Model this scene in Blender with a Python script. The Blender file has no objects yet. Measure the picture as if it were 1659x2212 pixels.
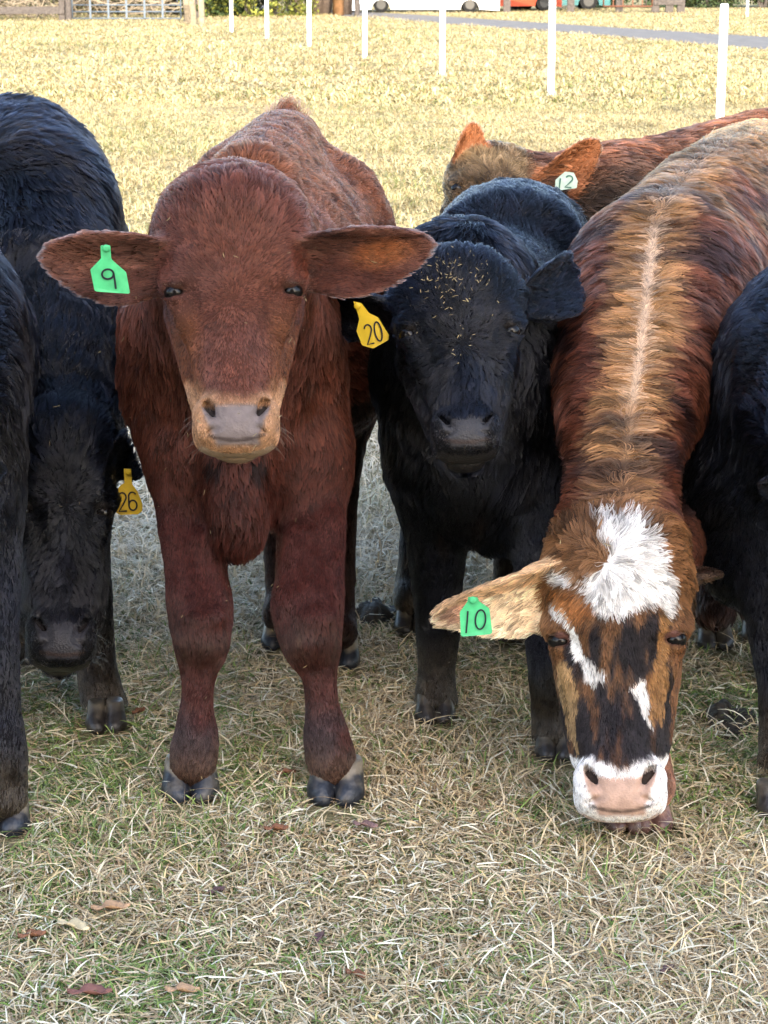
import bpy, math, random
import numpy as np
from mathutils import Vector, Matrix

# ------------------------------------------------------------------ camera / light / exposure
sc = bpy.context.scene
F_PX, IMG_W, IMG_H = 4400.0, 1659.0, 2212.0     # focal length in the units of a 1659 px wide picture
PITCH = math.radians(14.9)
CAM_H = 1.5
cam_d = bpy.data.cameras.new('camera')
cam = bpy.data.objects.new('camera', cam_d)
sc.collection.objects.link(cam)
cam.location = (0, 0, CAM_H)
cam.rotation_euler = (math.radians(90) - PITCH, 0, 0)
cam_d.sensor_fit = 'VERTICAL'
cam_d.sensor_height = 24.0
cam_d.lens = 24.0 * F_PX / IMG_H
cam_d.clip_start = 0.1
cam_d.clip_end = 3000
cam_d.dof.use_dof = True
cam_d.dof.focus_distance = 3.6
cam_d.dof.aperture_fstop = 16.0
sc.camera = cam

SUN_EL = math.radians(27)
SUN_AZ = math.radians(172)       # compass bearing of the sun (clockwise from +Y): behind the camera, a bit right
w = bpy.data.worlds.new('World')
sc.world = w
w.use_nodes = True
nt = w.node_tree
for n in list(nt.nodes):
    nt.nodes.remove(n)
sky = nt.nodes.new('ShaderNodeTexSky')
sky.sky_type = 'NISHITA'
sky.sun_disc = False
sky.sun_elevation = SUN_EL
sky.sun_rotation = SUN_AZ
sky.air_density = 1.0
sky.dust_density = 2.5
bg = nt.nodes.new('ShaderNodeBackground')
bg.inputs['Strength'].default_value = 0.15
ow = nt.nodes.new('ShaderNodeOutputWorld')
nt.links.new(sky.outputs[0], bg.inputs[0])
nt.links.new(bg.outputs[0], ow.inputs[0])

sd = bpy.data.lights.new('sun', 'SUN')
sd.energy = 2.0
sd.angle = math.radians(0.6)
sd.color = (1.0, 0.93, 0.80)
so = bpy.data.objects.new('sun', sd)
sc.collection.objects.link(so)
sun_dir = Vector((math.sin(SUN_AZ) * math.cos(SUN_EL), math.cos(SUN_AZ) * math.cos(SUN_EL), math.sin(SUN_EL)))
so.rotation_euler = (-sun_dir).to_track_quat('-Z', 'Y').to_euler()
so.location = (3, -8, 12)

sc.view_settings.view_transform = 'Standard'
sc.view_settings.look = 'None'
sc.view_settings.exposure = 2.42
sc.view_settings.gamma = 1.0
sc.render.engine = 'CYCLES'
sc.cycles.max_bounces = 6
sc.cycles.transparent_max_bounces = 6
sc.cycles.use_denoising = True
try:
    sc.cycles.denoiser = 'OPENIMAGEDENOISE'
    sc.cycles.denoising_input_passes = 'RGB_ALBEDO_NORMAL'
    sc.cycles.denoising_prefilter = 'ACCURATE'
except Exception:
    pass
try:
    sc.cycles_curves.shape = 'RIBBONS'
    sc.cycles_curves.subdivisions = 2
except Exception:
    pass

rng = np.random.default_rng(7)
random.seed(7)
CP, SP = math.cos(PITCH), math.sin(PITCH)
A = np.array

def P(u, v, Y):
    """picture position (1659 wide) at a distance Y ahead -> world point"""
    xc = (u - IMG_W / 2) / F_PX
    yc = -(v - IMG_H / 2) / F_PX
    d = A([xc, CP + yc * SP, -SP + yc * CP])
    k = Y / d[1]
    return A([0, 0, CAM_H]) + d * k

def G(u, v):
    xc = (u - IMG_W / 2) / F_PX
    yc = -(v - IMG_H / 2) / F_PX
    d = A([xc, CP + yc * SP, -SP + yc * CP])
    return A([0, 0, CAM_H]) + d * (CAM_H / -d[2])

def MPP(p):
    """metres per picture unit at world point p"""
    q = p - A([0, 0, CAM_H])
    return (q[1] * CP - q[2] * SP) / F_PX

def unit(a):
    a = np.asarray(a, float)
    return a / (np.linalg.norm(a, axis=-1, keepdims=True) + 1e-12)

# ------------------------------------------------------------------ noise
def _hash(ix, iy, iz, seed):
    h = (ix.astype(np.int64) * 374761393 + iy.astype(np.int64) * 668265263 + iz.astype(np.int64) * 2147483647 + seed * 974711) & 0xffffffff
    h = ((h ^ (h >> 13)) * 1274126177) & 0xffffffff
    h = ((h ^ (h >> 16)) * 2246822519) & 0xffffffff
    h ^= h >> 15
    return (h & 0xffff).astype(np.float64) / 32767.5 - 1.0

def vnoise(p, seed=0):
    p = np.asarray(p, float)
    i = np.floor(p).astype(np.int64)
    f = p - i
    f = f * f * (3 - 2 * f)
    r = 0
    for dx in (0, 1):
        wx = f[:, 0] if dx else 1 - f[:, 0]
        for dy in (0, 1):
            wy = f[:, 1] if dy else 1 - f[:, 1]
            for dz in (0, 1):
                wz = f[:, 2] if dz else 1 - f[:, 2]
                r = r + wx * wy * wz * _hash(i[:, 0] + dx, i[:, 1] + dy, i[:, 2] + dz, seed)
    return r

def fbm(p, seed=0, oct=3):
    r = 0
    a = 1
    for k in range(oct):
        r = r + a * vnoise(p * 2 ** k, seed + k * 17)
        a *= .5
    return r

def sstep(a, b, x):
    x = np.asarray(x, float)
    t = np.clip((x - a) / (b - a), 0, 1)
    return t * t * (3 - 2 * t)

def inpoly(x, y, poly):
    r = np.zeros(x.shape, bool)
    n = len(poly)
    j = n - 1
    for i in range(n):
        xi, yi = poly[i]
        xj, yj = poly[j]
        c = ((yi > y) != (yj > y)) & (x < (xj - xi) * (y - yi) / (yj - yi + 1e-12) + xi)
        r ^= c
        j = i
    return r

# ------------------------------------------------------------------ materials
def mat(name, col=(.5, .5, .5), rough=.7, spec=.3, noise=None, attr=None, bump=0, metal=0, coat=0):
    m = bpy.data.materials.new(name)
    m.use_nodes = True
    t = m.node_tree
    b = t.nodes['Principled BSDF']
    b.inputs['Base Color'].default_value = (*col, 1)
    b.inputs['Roughness'].default_value = rough
    b.inputs['Specular IOR Level'].default_value = spec
    b.inputs['Metallic'].default_value = metal
    b.inputs['Coat Weight'].default_value = coat
    src = None
    if attr:
        a = t.nodes.new('ShaderNodeAttribute')
        a.attribute_name = attr
        src = a.outputs['Color']
    if noise:
        sc_, amt = noise
        tc = t.nodes.new('ShaderNodeTexCoord')
        nz = t.nodes.new('ShaderNodeTexNoise')
        nz.inputs['Scale'].default_value = sc_
        nz.inputs['Detail'].default_value = 6
        t.links.new(tc.outputs['Object'], nz.inputs['Vector'])
        mr = t.nodes.new('ShaderNodeMapRange')
        mr.inputs['From Min'].default_value = .25
        mr.inputs['From Max'].default_value = .75
        mr.inputs['To Min'].default_value = 1 - amt
        mr.inputs['To Max'].default_value = 1 + amt
        t.links.new(nz.outputs['Fac'], mr.inputs['Value'])
        mx = t.nodes.new('ShaderNodeMix')
        mx.data_type = 'RGBA'
        mx.blend_type = 'MULTIPLY'
        mx.inputs['Factor'].default_value = 1
        if src:
            t.links.new(src, mx.inputs['A'])
        else:
            mx.inputs['A'].default_value = (*col, 1)
        cmb = t.nodes.new('ShaderNodeCombineColor')
        for k in ('Red', 'Green', 'Blue'):
            t.links.new(mr.outputs[0], cmb.inputs[k])
        t.links.new(cmb.outputs[0], mx.inputs['B'])
        src = mx.outputs['Result']
        if bump:
            bp = t.nodes.new('ShaderNodeBump')
            bp.inputs['Strength'].default_value = bump
            bp.inputs['Distance'].default_value = .01
            t.links.new(nz.outputs['Fac'], bp.inputs['Height'])
            t.links.new(bp.outputs[0], b.inputs['Normal'])
    if src:
        t.links.new(src, b.inputs['Base Color'])
    return m

def hair_mat(name, rough=.24, rrough=.36, mixf=.55, ior=1.33):
    m = bpy.data.materials.new(name)
    m.use_nodes = True
    t = m.node_tree
    t.nodes.remove(t.nodes['Principled BSDF'])
    h = t.nodes.new('ShaderNodeBsdfHairPrincipled')
    h.parametrization = 'COLOR'
    h.inputs['Roughness'].default_value = rough
    h.inputs['IOR'].default_value = ior
    h.inputs['Radial Roughness'].default_value = rrough
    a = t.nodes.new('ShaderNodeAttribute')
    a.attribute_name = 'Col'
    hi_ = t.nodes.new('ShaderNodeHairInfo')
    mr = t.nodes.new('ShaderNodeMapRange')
    mr.inputs['To Min'].default_value = .65; mr.inputs['To Max'].default_value = 1.35  # roots darker, tips lighter: fur self-shading put into the hair colour
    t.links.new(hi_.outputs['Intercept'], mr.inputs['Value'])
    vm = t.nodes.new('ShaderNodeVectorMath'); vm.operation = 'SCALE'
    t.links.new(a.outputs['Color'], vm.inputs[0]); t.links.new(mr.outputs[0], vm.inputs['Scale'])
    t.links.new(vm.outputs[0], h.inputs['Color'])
    df = t.nodes.new('ShaderNodeBsdfDiffuse')
    t.links.new(vm.outputs[0], df.inputs['Color'])
    ms = t.nodes.new('ShaderNodeMixShader'); ms.inputs[0].default_value = mixf
    t.links.new(df.outputs[0], ms.inputs[1]); t.links.new(h.outputs[0], ms.inputs[2])
    t.links.new(ms.outputs[0], t.nodes['Material Output'].inputs['Surface'])
    return m

M_SKIN = mat('hide', attr='Col', rough=.6, spec=.12, noise=(70, .15))
def _gloss(m):
    t = m.node_tree; b = t.nodes['Principled BSDF']
    a = t.nodes.new('ShaderNodeAttribute'); a.attribute_name = 'Gloss'
    mr = t.nodes.new('ShaderNodeMapRange'); mr.inputs['To Min'].default_value = .75; mr.inputs['To Max'].default_value = .33
    t.links.new(a.outputs['Fac'], mr.inputs['Value']); t.links.new(mr.outputs[0], b.inputs['Roughness'])
    vo = t.nodes.new('ShaderNodeTexVoronoi'); vo.inputs['Scale'].default_value = 260
    tc = t.nodes.new('ShaderNodeTexCoord'); t.links.new(tc.outputs['Object'], vo.inputs['Vector'])
    bp = t.nodes.new('ShaderNodeBump'); bp.inputs['Distance'].default_value = .0015; bp.inputs['Strength'].default_value = .6
    t.links.new(vo.outputs['Distance'], bp.inputs['Height']); t.links.new(bp.outputs[0], b.inputs['Normal'])
_gloss(M_SKIN)
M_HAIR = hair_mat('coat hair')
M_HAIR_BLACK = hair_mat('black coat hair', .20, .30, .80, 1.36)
M_EYE = mat('eyeball', (.005, .004, .004), .20, .25)
M_HOOF = mat('hoof horn', attr='Col', rough=.42, spec=.5, noise=(60, .35), bump=.3)
M_TAG_G = mat('green tag plastic', (.055, .40, .15), .5, .4, noise=(45, .30))
M_TAG_Y = mat('yellow tag plastic', (.62, .40, .015), .5, .4, noise=(90, .07))
M_TAG_W = mat('pale tag plastic', (.50, .62, .50), .5, .4, noise=(90, .07))
M_INK = mat('tag ink', (.012, .014, .02), .6, .2)
M_BLADE = mat('grass blade', attr='Col', rough=.6, spec=.25)
M_STRAW = mat('straw fleck', (.55, .45, .25), .7, .2)
M_WOOD = mat('weathered wood', (.075, .065, .060), .9, .1, noise=(18, .45), bump=.4)
M_WOOD_P = mat('pale cedar', (.22, .18, .125), .9, .1, noise=(14, .4), bump=.4)
M_PVC = mat('white post plastic', (.82, .82, .80), .5, .3, noise=(9, .04))
M_GATE = mat('galvanised gate', (.085, .11, .14), .5, .4, noise=(20, .25))
M_RUST = mat('rusty gate steel', (.12, .05, .03), .8, .2, noise=(30, .4))
M_DUNG = mat('dung', (.035, .028, .02), .75, .3, noise=(40, .5), bump=1)
M_LEAFD = mat('dead leaf', (.20, .09, .05), .7, .2, noise=(60, .4))

def tag_props(o, label=None, cat=None, group=None, kind=None):
    if label: o['label'] = label
    if cat: o['category'] = cat
    if group: o['group'] = group
    if kind: o['kind'] = kind
    return o

def link(o, parent=None):
    sc.collection.objects.link(o)
    if parent is not None:
        o.parent = parent
        o.matrix_parent_inverse = parent.matrix_world.inverted() if parent.matrix_world else Matrix()
    return o

def mesh_obj(name, verts, faces, m=None, parent=None, smooth=False, col=None, loop_quads=None):
    me = bpy.data.meshes.new(name)
    verts = np.asarray(verts, np.float32)
    if loop_quads is not None:
        q = np.asarray(loop_quads, np.int32)
        me.vertices.add(len(verts))
        me.vertices.foreach_set('co', verts.ravel())
        me.loops.add(q.size)
        me.loops.foreach_set('vertex_index', q.ravel())
        me.polygons.add(len(q))
        me.polygons.foreach_set('loop_start', np.arange(0, q.size, q.shape[1], dtype=np.int32))
        me.polygons.foreach_set('loop_total', np.full(len(q), q.shape[1], np.int32))
        me.update(calc_edges=True)
    else:
        me.from_pydata([tuple(map(float, v)) for v in verts], [], [tuple(map(int, f)) for f in faces])
        me.update()
    if smooth:
        me.polygons.foreach_set('use_smooth', np.ones(len(me.polygons), bool))
    if col is not None:
        a = me.color_attributes.new('Col', 'FLOAT_COLOR', 'POINT')
        c = np.ones((len(verts), 4), np.float32)
        c[:, :3] = col
        a.data.foreach_set('color', c.ravel())
    if m is not None:
        me.materials.append(m)
    o = bpy.data.objects.new(name, me)
    return link(o, parent)

def curves_obj(name, pts, rad, col, m, parent=None):
    """pts (N,K,3), rad (N,K), col (N,3)"""
    N, K, _ = pts.shape
    cu = bpy.data.hair_curves.new(name)
    cu.add_curves([K] * N)
    cu.attributes['position'].data.foreach_set('vector', pts.astype(np.float32).ravel())
    r = cu.attributes.get('radius') or cu.attributes.new('radius', 'FLOAT', 'POINT')
    r.data.foreach_set('value', rad.astype(np.float32).ravel())
    a = cu.attributes.new('Col', 'FLOAT_COLOR', 'CURVE')
    c = np.ones((N, 4), np.float32)
    c[:, :3] = col
    a.data.foreach_set('color', c.ravel())
    cu.materials.append(m)
    o = bpy.data.objects.new(name, cu)
    return link(o, parent)

# ------------------------------------------------------------------ implicit surfaces
class Cap:
    def __init__(s, a, b, ra, rb, k=.03, n=None, st=1.0, op='u', **at):
        s.a, s.b, s.ra, s.rb, s.k, s.op, s.at = A(a, float), A(b, float), ra, rb, k, op, at
        s.n = unit(n) if n is not None else None
        s.st = st
        m = max(ra, rb) * max(1, st)
        s.lo = np.minimum(s.a, s.b) - m
        s.hi = np.maximum(s.a, s.b) + m
        s.M = np.eye(3)
        if s.n is not None:
            s.M = np.eye(3) + np.outer(s.n, s.n) * (1 / st - 1)
        s.a_ = s.M @ s.a
        s.ba = s.M @ (s.b - s.a)
        s.bb = float(s.ba @ s.ba) + 1e-12
        if 'hd' not in at:
            at['hd'] = unit(s.b - s.a)
    def d(s, x, y, z):
        if s.n is not None:
            M = s.M
            X = M[0, 0] * x + M[0, 1] * y + M[0, 2] * z
            Y = M[1, 0] * x + M[1, 1] * y + M[1, 2] * z
            Z = M[2, 0] * x + M[2, 1] * y + M[2, 2] * z
        else:
            X, Y, Z = x, y, z
        X = X - s.a_[0]; Y = Y - s.a_[1]; Z = Z - s.a_[2]
        h = np.clip((X * s.ba[0] + Y * s.ba[1] + Z * s.ba[2]) / s.bb, 0, 1)
        return np.sqrt((X - s.ba[0] * h) ** 2 + (Y - s.ba[1] * h) ** 2 + (Z - s.ba[2] * h) ** 2) - (s.ra + (s.rb - s.ra) * h)

class Group:
    def __init__(s, parts, k):
        s.parts, s.k, s.op = parts, k, 'u'
        s.lo = np.min([p.lo for p in parts], 0); s.hi = np.max([p.hi for p in parts], 0)
    def d(s, x, y, z):
        r = None
        for p in s.parts:
            q = p.d(x, y, z)
            if r is None: r = q
            else:
                h = np.maximum(.004 - np.abs(r - q), 0) / .004
                r = np.minimum(r, q) - h * h * .001
        return r

class Ell:
    def __init__(s, c, r, R=None, k=.03, op='u', **at):
        s.c, s.r, s.k, s.op, s.at = A(c, float), A(r, float), k, op, at
        s.R = np.eye(3) if R is None else R      # rows = local axes
        m = s.r.max()
        s.lo, s.hi = s.c - m, s.c + m
        at.setdefault('hd', A([0, 0, -1.]))
    def d(s, x, y, z):
        x, y, z = x - s.c[0], y - s.c[1], z - s.c[2]
        R = s.R
        q = [R[i, 0] * x + R[i, 1] * y + R[i, 2] * z for i in range(3)]
        k0 = np.sqrt(sum((q[i] / s.r[i]) ** 2 for i in range(3)))
        k1 = np.sqrt(sum((q[i] / s.r[i] ** 2) ** 2 for i in range(3))) + 1e-9
        return k0 * (k0 - 1) / k1

class Ear:
    S = [-.12, 0, .12, .3, .5, .7, .85, .95, 1.0]
    Wd = [.26, .32, .50, .86, 1.0, .93, .70, .42, .02]
    def __init__(s, base, tip, face, W, th=.006, cup=.85, k=.02, wd=None, **at):
        if wd: s.Wd = wd
        s.b = A(base, float)
        s.L = np.linalg.norm(A(tip) - s.b)
        ex = unit(A(tip) - s.b)
        ez = A(face, float) - ex * (A(face) @ ex)
        ez = unit(ez)
        ey = np.cross(ez, ex)
        s.R = A([ex, ey, ez])
        s.W, s.th, s.cup, s.k, s.op, s.at = W, th, cup, k, 'u', at
        m = s.L * 1.15 + .02
        s.lo = np.minimum(s.b, A(tip)) - W * 1.4
        s.hi = np.maximum(s.b, A(tip)) + W * 1.4
        at.setdefault('hd', ex)
    def loc(s, x, y, z):
        x, y, z = x - s.b[0], y - s.b[1], z - s.b[2]
        return [s.R[i, 0] * x + s.R[i, 1] * y + s.R[i, 2] * z for i in range(3)]
    def d(s, x, y, z):
        lx, ly, lz = s.loc(x, y, z)
        t = lx / s.L
        wd = np.interp(t, s.S, s.Wd) * s.W
        z0 = s.cup * (ly / s.W) ** 2 * s.W - s.cup * .25 * s.W - .10 * s.L * sstep(.3, 1, t)
        a = np.abs(lz - z0) * .85 - s.th * (1 + .9 * (1 - sstep(0, .35, t)))
        b = (np.abs(ly) - wd) * .75
        c = np.maximum(-t - .1, t - 1.0) * s.L
        b = np.maximum(b, c)
        h = np.maximum(.008 - np.abs(a - b), 0) / .008
        return np.maximum(a, b) + h * h * .002

def axis(lo, hi, fine, coarse, spans):
    r = [lo]
    x = lo
    while x < hi:
        f = any(a <= x <= b for a, b in spans)
        x += fine if f else coarse
        r.append(x)
    return np.array(r)

def field(prims, xs, ys, zs):
    f = np.full((len(xs), len(ys), len(zs)), .1, np.float32)
    for p in prims:
        m = p.k + .025
        i0, i1 = np.searchsorted(xs, p.lo[0] - m), np.searchsorted(xs, p.hi[0] + m)
        j0, j1 = np.searchsorted(ys, p.lo[1] - m), np.searchsorted(ys, p.hi[1] + m)
        k0, k1 = np.searchsorted(zs, p.lo[2] - m), np.searchsorted(zs, p.hi[2] + m)
        if i1 <= i0 or j1 <= j0 or k1 <= k0:
            continue
        x = xs[i0:i1][:, None, None]; y = ys[j0:j1][None, :, None]; z = zs[k0:k1][None, None, :]
        d = p.d(x, y, z)
        cur = f[i0:i1, j0:j1, k0:k1]
        k = p.k
        if p.op == 'u':
            h = np.maximum(k - np.abs(cur - d), 0) / k
            new = np.minimum(cur, d) - h * h * k * .25
        else:
            h = np.maximum(k - np.abs(cur + d), 0) / k
            new = np.maximum(cur, -d) + h * h * k * .25
        f[i0:i1, j0:j1, k0:k1] = new
    return f

def nets(f, xs, ys, zs):
    s = f < 0
    nx, ny, nz = f.shape
    cnt = np.zeros((nx - 1, ny - 1, nz - 1), np.int8)
    for a in (0, 1):
        for b in (0, 1):
            for c in (0, 1):
                cnt += s[a:nx - 1 + a, b:ny - 1 + b, c:nz - 1 + c]
    act = (cnt > 0) & (cnt < 8)
    I, J, K = np.nonzero(act)
    idx = np.full(act.shape, -1, np.int32)
    idx[I, J, K] = np.arange(len(I))
    pos = np.zeros((len(I), 3))
    num = np.zeros(len(I))
    ax = (xs, ys, zs)
    corners = [(a, b, c) for a in (0, 1) for b in (0, 1) for c in (0, 1)]
    for c0 in corners:
        for d in range(3):
            if c0[d] == 1:
                continue
            c1 = list(c0); c1[d] = 1
            v0 = f[I + c0[0], J + c0[1], K + c0[2]]
            v1 = f[I + c1[0], J + c1[1], K + c1[2]]
            m = (v0 < 0) != (v1 < 0)
            t = np.where(m, v0 / (v0 - v1 + 1e-12 * ((v0 - v1) == 0)), 0)
            p0 = np.stack([xs[I + c0[0]], ys[J + c0[1]], zs[K + c0[2]]], 1)
            p1 = np.stack([xs[I + c1[0]], ys[J + c1[1]], zs[K + c1[2]]], 1)
            pos += np.where(m[:, None], p0 + (p1 - p0) * t[:, None], 0)
            num += m
    pos /= num[:, None]
    quads = []
    for d in range(3):
        sl0 = [slice(None)] * 3; sl1 = [slice(None)] * 3
        sl0[d] = slice(0, -1); sl1[d] = slice(1, None)
        a = s[tuple(sl0)]; b = s[tuple(sl1)]
        e = a != b
        o1, o2 = [(1, 2), (2, 0), (0, 1)][d]
        E = np.nonzero(e)
        ok = (E[o1] > 0) & (E[o2] > 0) & (E[o1] < f.shape[o1] - 1) & (E[o2] < f.shape[o2] - 1)
        E = [q[ok] for q in E]
        flip = ~a[tuple(E)]
        def cell(s1, s2):
            q = [q_.copy() for q_ in E]
            q[o1] -= s1; q[o2] -= s2
            return idx[tuple(q)]
        q = np.stack([cell(1, 1), cell(0, 1), cell(0, 0), cell(1, 0)], 1)
        q[flip] = q[flip][:, ::-1]
        quads.append(q)
    q = np.concatenate(quads)
    return pos, q[(q >= 0).all(1)]

def smooth_mesh(v, q, it=2, lam=.5):
    for _ in range(it):
        acc = np.zeros_like(v); n = np.zeros(len(v))
        for i in range(4):
            a, b = q[:, i], q[:, (i + 1) % 4]
            for c in range(3):
                acc[:, c] += np.bincount(a, v[b, c], len(v)) + np.bincount(b, v[a, c], len(v))
            n += np.bincount(a, minlength=len(v)) + np.bincount(b, minlength=len(v))
        v = v * (1 - lam) + lam * acc / n[:, None]
    return v

def normals(v, q):
    fn = np.cross(v[q[:, 2]] - v[q[:, 0]], v[q[:, 3]] - v[q[:, 1]])
    n = np.zeros_like(v)
    for i in range(4):
        for c in range(3):
            n[:, c] += np.bincount(q[:, i], fn[:, c], len(v))
    return unit(n), .5 * np.linalg.norm(fn, axis=1)

# ------------------------------------------------------------------ calf kit
class Head:
    """local frame: x = picture right, y = poll to muzzle, z = out of the face; unit = head length"""
    def __init__(s, poll, muz, right=(1, 0, 0)):
        s.o = A(poll, float)
        s.L = np.linalg.norm(A(muz) - s.o)
        ey = unit(A(muz) - s.o)
        ex = A(right, float); ex = unit(ex - ey * (ex @ ey))
        ez = np.cross(ey, ex)      # towards the viewer when y points down and x right
        s.R = A([ex, ey, ez])
    def w(s, x, y, z):
        return s.o + s.L * (A([x, y, z]) @ s.R)
    def l(s, p):
        return ((p - s.o) @ s.R.T) / s.L

def head_prims(H, wf=1.0, hl=.010, lid=1.0, jaw=1.0, mz=1.0):
    L = H.L
    P_ = []
    def cap(a, b, ra, rb, k=.05, **kw):
        P_.append(Cap(H.w(*a), H.w(*b), ra * L, rb * L, k=k * L, **kw))
    def ell(c, r, k=.05, **kw):
        P_.append(Ell(H.w(*c), A(r) * L, H.R, k=k * L, **kw))
    at = dict(hl=hl, reg=1)
    ell((0, .20, -.24), (.285 * wf, .25, .24), k=.1, **at)
    ell((0, .09, -.22), (.20 * wf, .13, .17), k=.1, **at)
    ell((0, .33, -.19), (.23 * wf, .20, .16), k=.08, **at)
    # bridge of the nose
    cap((0, .38, -.19), (0, .80, -.140), .150 * wf, .108 * mz, k=.1, **at)
    cap((0, .35, -.30), (0, .80, -.22), .17 * wf, .105 * mz, k=.06, **at)
    for sx in (-1, 1):
        # cheeks and jaw
        cap((sx * .140 * wf, .42, -.35), (sx * .092, .78, -.26), .128 * jaw, .078, k=.06, **at)
        cap((sx * .105 * wf, .50, -.46), (sx * .06, .82, -.30), .10 * jaw, .06, k=.06, **at)
        # brow and orbit
        cap((sx * .135 * wf, .29, -.105), (sx * .222 * wf, .345, -.150), .062, .054, k=.04, **at)
        cap((sx * .12 * wf, .355, -.080), (sx * .225 * wf, .366, -.120), .042, .036, k=.03, **at)
        cap((sx * .20 * wf, .43, -.150), (sx * .165 * wf, .50, -.155), .045, .045, k=.05, **at)
        # facial crest
        cap((sx * .150 * wf, .50, -.165), (sx * .095, .74, -.150), .050, .040, k=.05, **at)
    # muzzle
    ell((0, .90, -.165), (.158 * mz, .115, .130), k=.05, **at)
    for sx in (-1, 1):
        ell((sx * .085 * mz, .885, -.105), (.066 * mz, .085, .07), k=.04, **at)
        cap((sx * .122 * mz, .862, -.085), (sx * .108 * mz, .93, -.075), .032, .030, k=.03, **at)
        ell((sx * .075 * mz, .95, -.15), (.075 * mz, .055, .08), k=.04, **at)
    ell((0, .935, -.095), (.085 * mz, .065, .055), k=.05, **at)
    # chin
    ell((0, .955, -.275), (.095 * mz, .055, .085), k=.03, **at)
    # mouth line
    P_.append(Ell(H.w(0, .995, -.215), A([.14 * mz, .045, .012]) * L, H.R, k=.012 * L, op='s'))
    for sx in (-1, 1):
        # eye socket with lids
        P_.append(Ell(H.w(sx * .228 * wf, .398, -.095), A([.044, .026, .062]) * L, H.R, k=.010 * L, op='s'))
        cap((sx * .165 * wf, .396, -.086), (sx * .210 * wf, .380, -.088), .014, .017, k=.012, **at)
        cap((sx * .210 * wf, .380, -.088), (sx * .255 * wf, .389, -.138), .017, .013, k=.012, **at)
        cap((sx * .178 * wf, .428, -.092), (sx * .215 * wf, .434, -.098), .011, .012, k=.010, **at)
        cap((sx * .215 * wf, .434, -.098), (sx * .248 * wf, .426, -.128), .012, .010, k=.010, **at)
        # the fold that runs from the inner corner of the eye
        P_.append(Cap(H.w(sx * .185 * wf, .418, -.060), H.w(sx * .115 * wf, .515, -.020), .027 * L, .018 * L, k=.018 * L, op='s'))
        P_.append(Cap(H.w(sx * .270 * wf, .27, -.075), H.w(sx * .265 * wf, .33, -.085), .030 * L, .020 * L, k=.040 * L, op='s'))
        # nostrils: a comma from the upper outside to the lower inside
        P_.append(Cap(H.w(sx * .104 * mz, .836, -.040), H.w(sx * .054 * mz, .938, -.016), .026 * L, .016 * L, k=.008 * L, op='s'))
        P_.append(Cap(H.w(sx * .104 * mz, .842, -.085), H.w(sx * .058 * mz, .932, -.075), .028 * L, .020 * L, k=.010 * L, op='s'))
        P_.append(Cap(H.w(sx * .060 * mz, .930, -.026), H.w(sx * .112 * mz, .945, -.060), .010 * L, .007 * L, k=.010 * L, op='s'))
    return P_

def chain(pts, k=.03, n=None, st=1.0, **at):
    """pts: (u, v, Y, r in picture units) or (np point, r metres)"""
    Q = []
    for p in pts:
        if len(p) == 4:
            q = P(*p[:3]); Q.append((q, p[3] * MPP(q)))
        else:
            Q.append((A(p[0], float), p[1]))
    # a smooth curve through the joints, so that limbs swell and taper without rings
    D = A([[*q, r] for q, r in Q])
    if len(D) > 2:
        E = np.vstack([2 * D[0] - D[1], D, 2 * D[-1] - D[-2]])
        R = []
        for i in range(len(D) - 1):
            p0, p1, p2, p3 = E[i:i + 4]
            for t in (0, 1 / 3, 2 / 3):
                R.append(.5 * (2 * p1 + (p2 - p0) * t + (2 * p0 - 5 * p1 + 4 * p2 - p3) * t * t + (3 * p1 - p0 - 3 * p2 + p3) * t ** 3))
        D = A(R + [D[-1]])
    return [Group([Cap(a[:3], b[:3], a[3], b[3], n=n, st=st, **dict(at)) for a, b in zip(D, D[1:])], k)]

HOOFS = []
def build_hoof(parent, g, width, yaw, pal=0, k=.80):
    """a cloven hoof: two claws with a split between them; g = ground point at the middle"""
    g = A([g[0], g[1], 0.])
    HOOFS.append(g)
    f = A([math.sin(yaw), -math.cos(yaw), 0]); r = A([math.cos(yaw), math.sin(yaw), 0]); up = A([0, 0, 1.])
    w = width / 2
    pr = []
    for sx in (-1, 1):
        a = g + r * sx * w * .46 + f * (-.034 * k) + up * .060 * k
        b = g + r * sx * w * .52 + f * (.006 * k) + up * .020 * k
        pr.append(Cap(a, b, w * .45, w * .52, k=.0025, n=f, st=1.25))
        b2 = g + r * sx * w * .40 + f * (.030 * k) + up * .012
        pr.append(Cap(b, b2, w * .44, w * .34, k=.010))
    lo = g - A([width, width * 1.2, .01]); hi = g + A([width, width * 1.2, .14 * k])
    xs, ys, zs = [np.arange(lo[i], hi[i], .0032) for i in range(3)]
    f_ = np.minimum(field(pr[:2], xs, ys, zs), field(pr[2:], xs, ys, zs))
    top = (zs - .070 * k)[None, None, :]
    f_ = np.maximum(f_, np.maximum(top, -(zs - .001)[None, None, :]))
    v, q = nets(f_, xs, ys, zs)
    v = smooth_mesh(v, q, 2)
    t = sstep(.046 * k, .056 * k, v[:, 2] + .007 * vnoise(v * 60, 3))
    horn = A([[.014, .016, .022], [.025, .02, .017], [.14, .07, .055]][pal])
    band = A([[.17, .14, .10], [.075, .062, .046], [.24, .13, .09]][pal])
    c = horn * (1 - t[:, None]) + band * t[:, None]
    mud = sstep(.1, .7, vnoise(v * 55, 9))[:, None] * .30
    c = c * (1 - mud) + A([.16, .13, .09]) * mud
    return mesh_obj('hoof', v, None, M_HOOF, parent, True, c, q)

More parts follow.
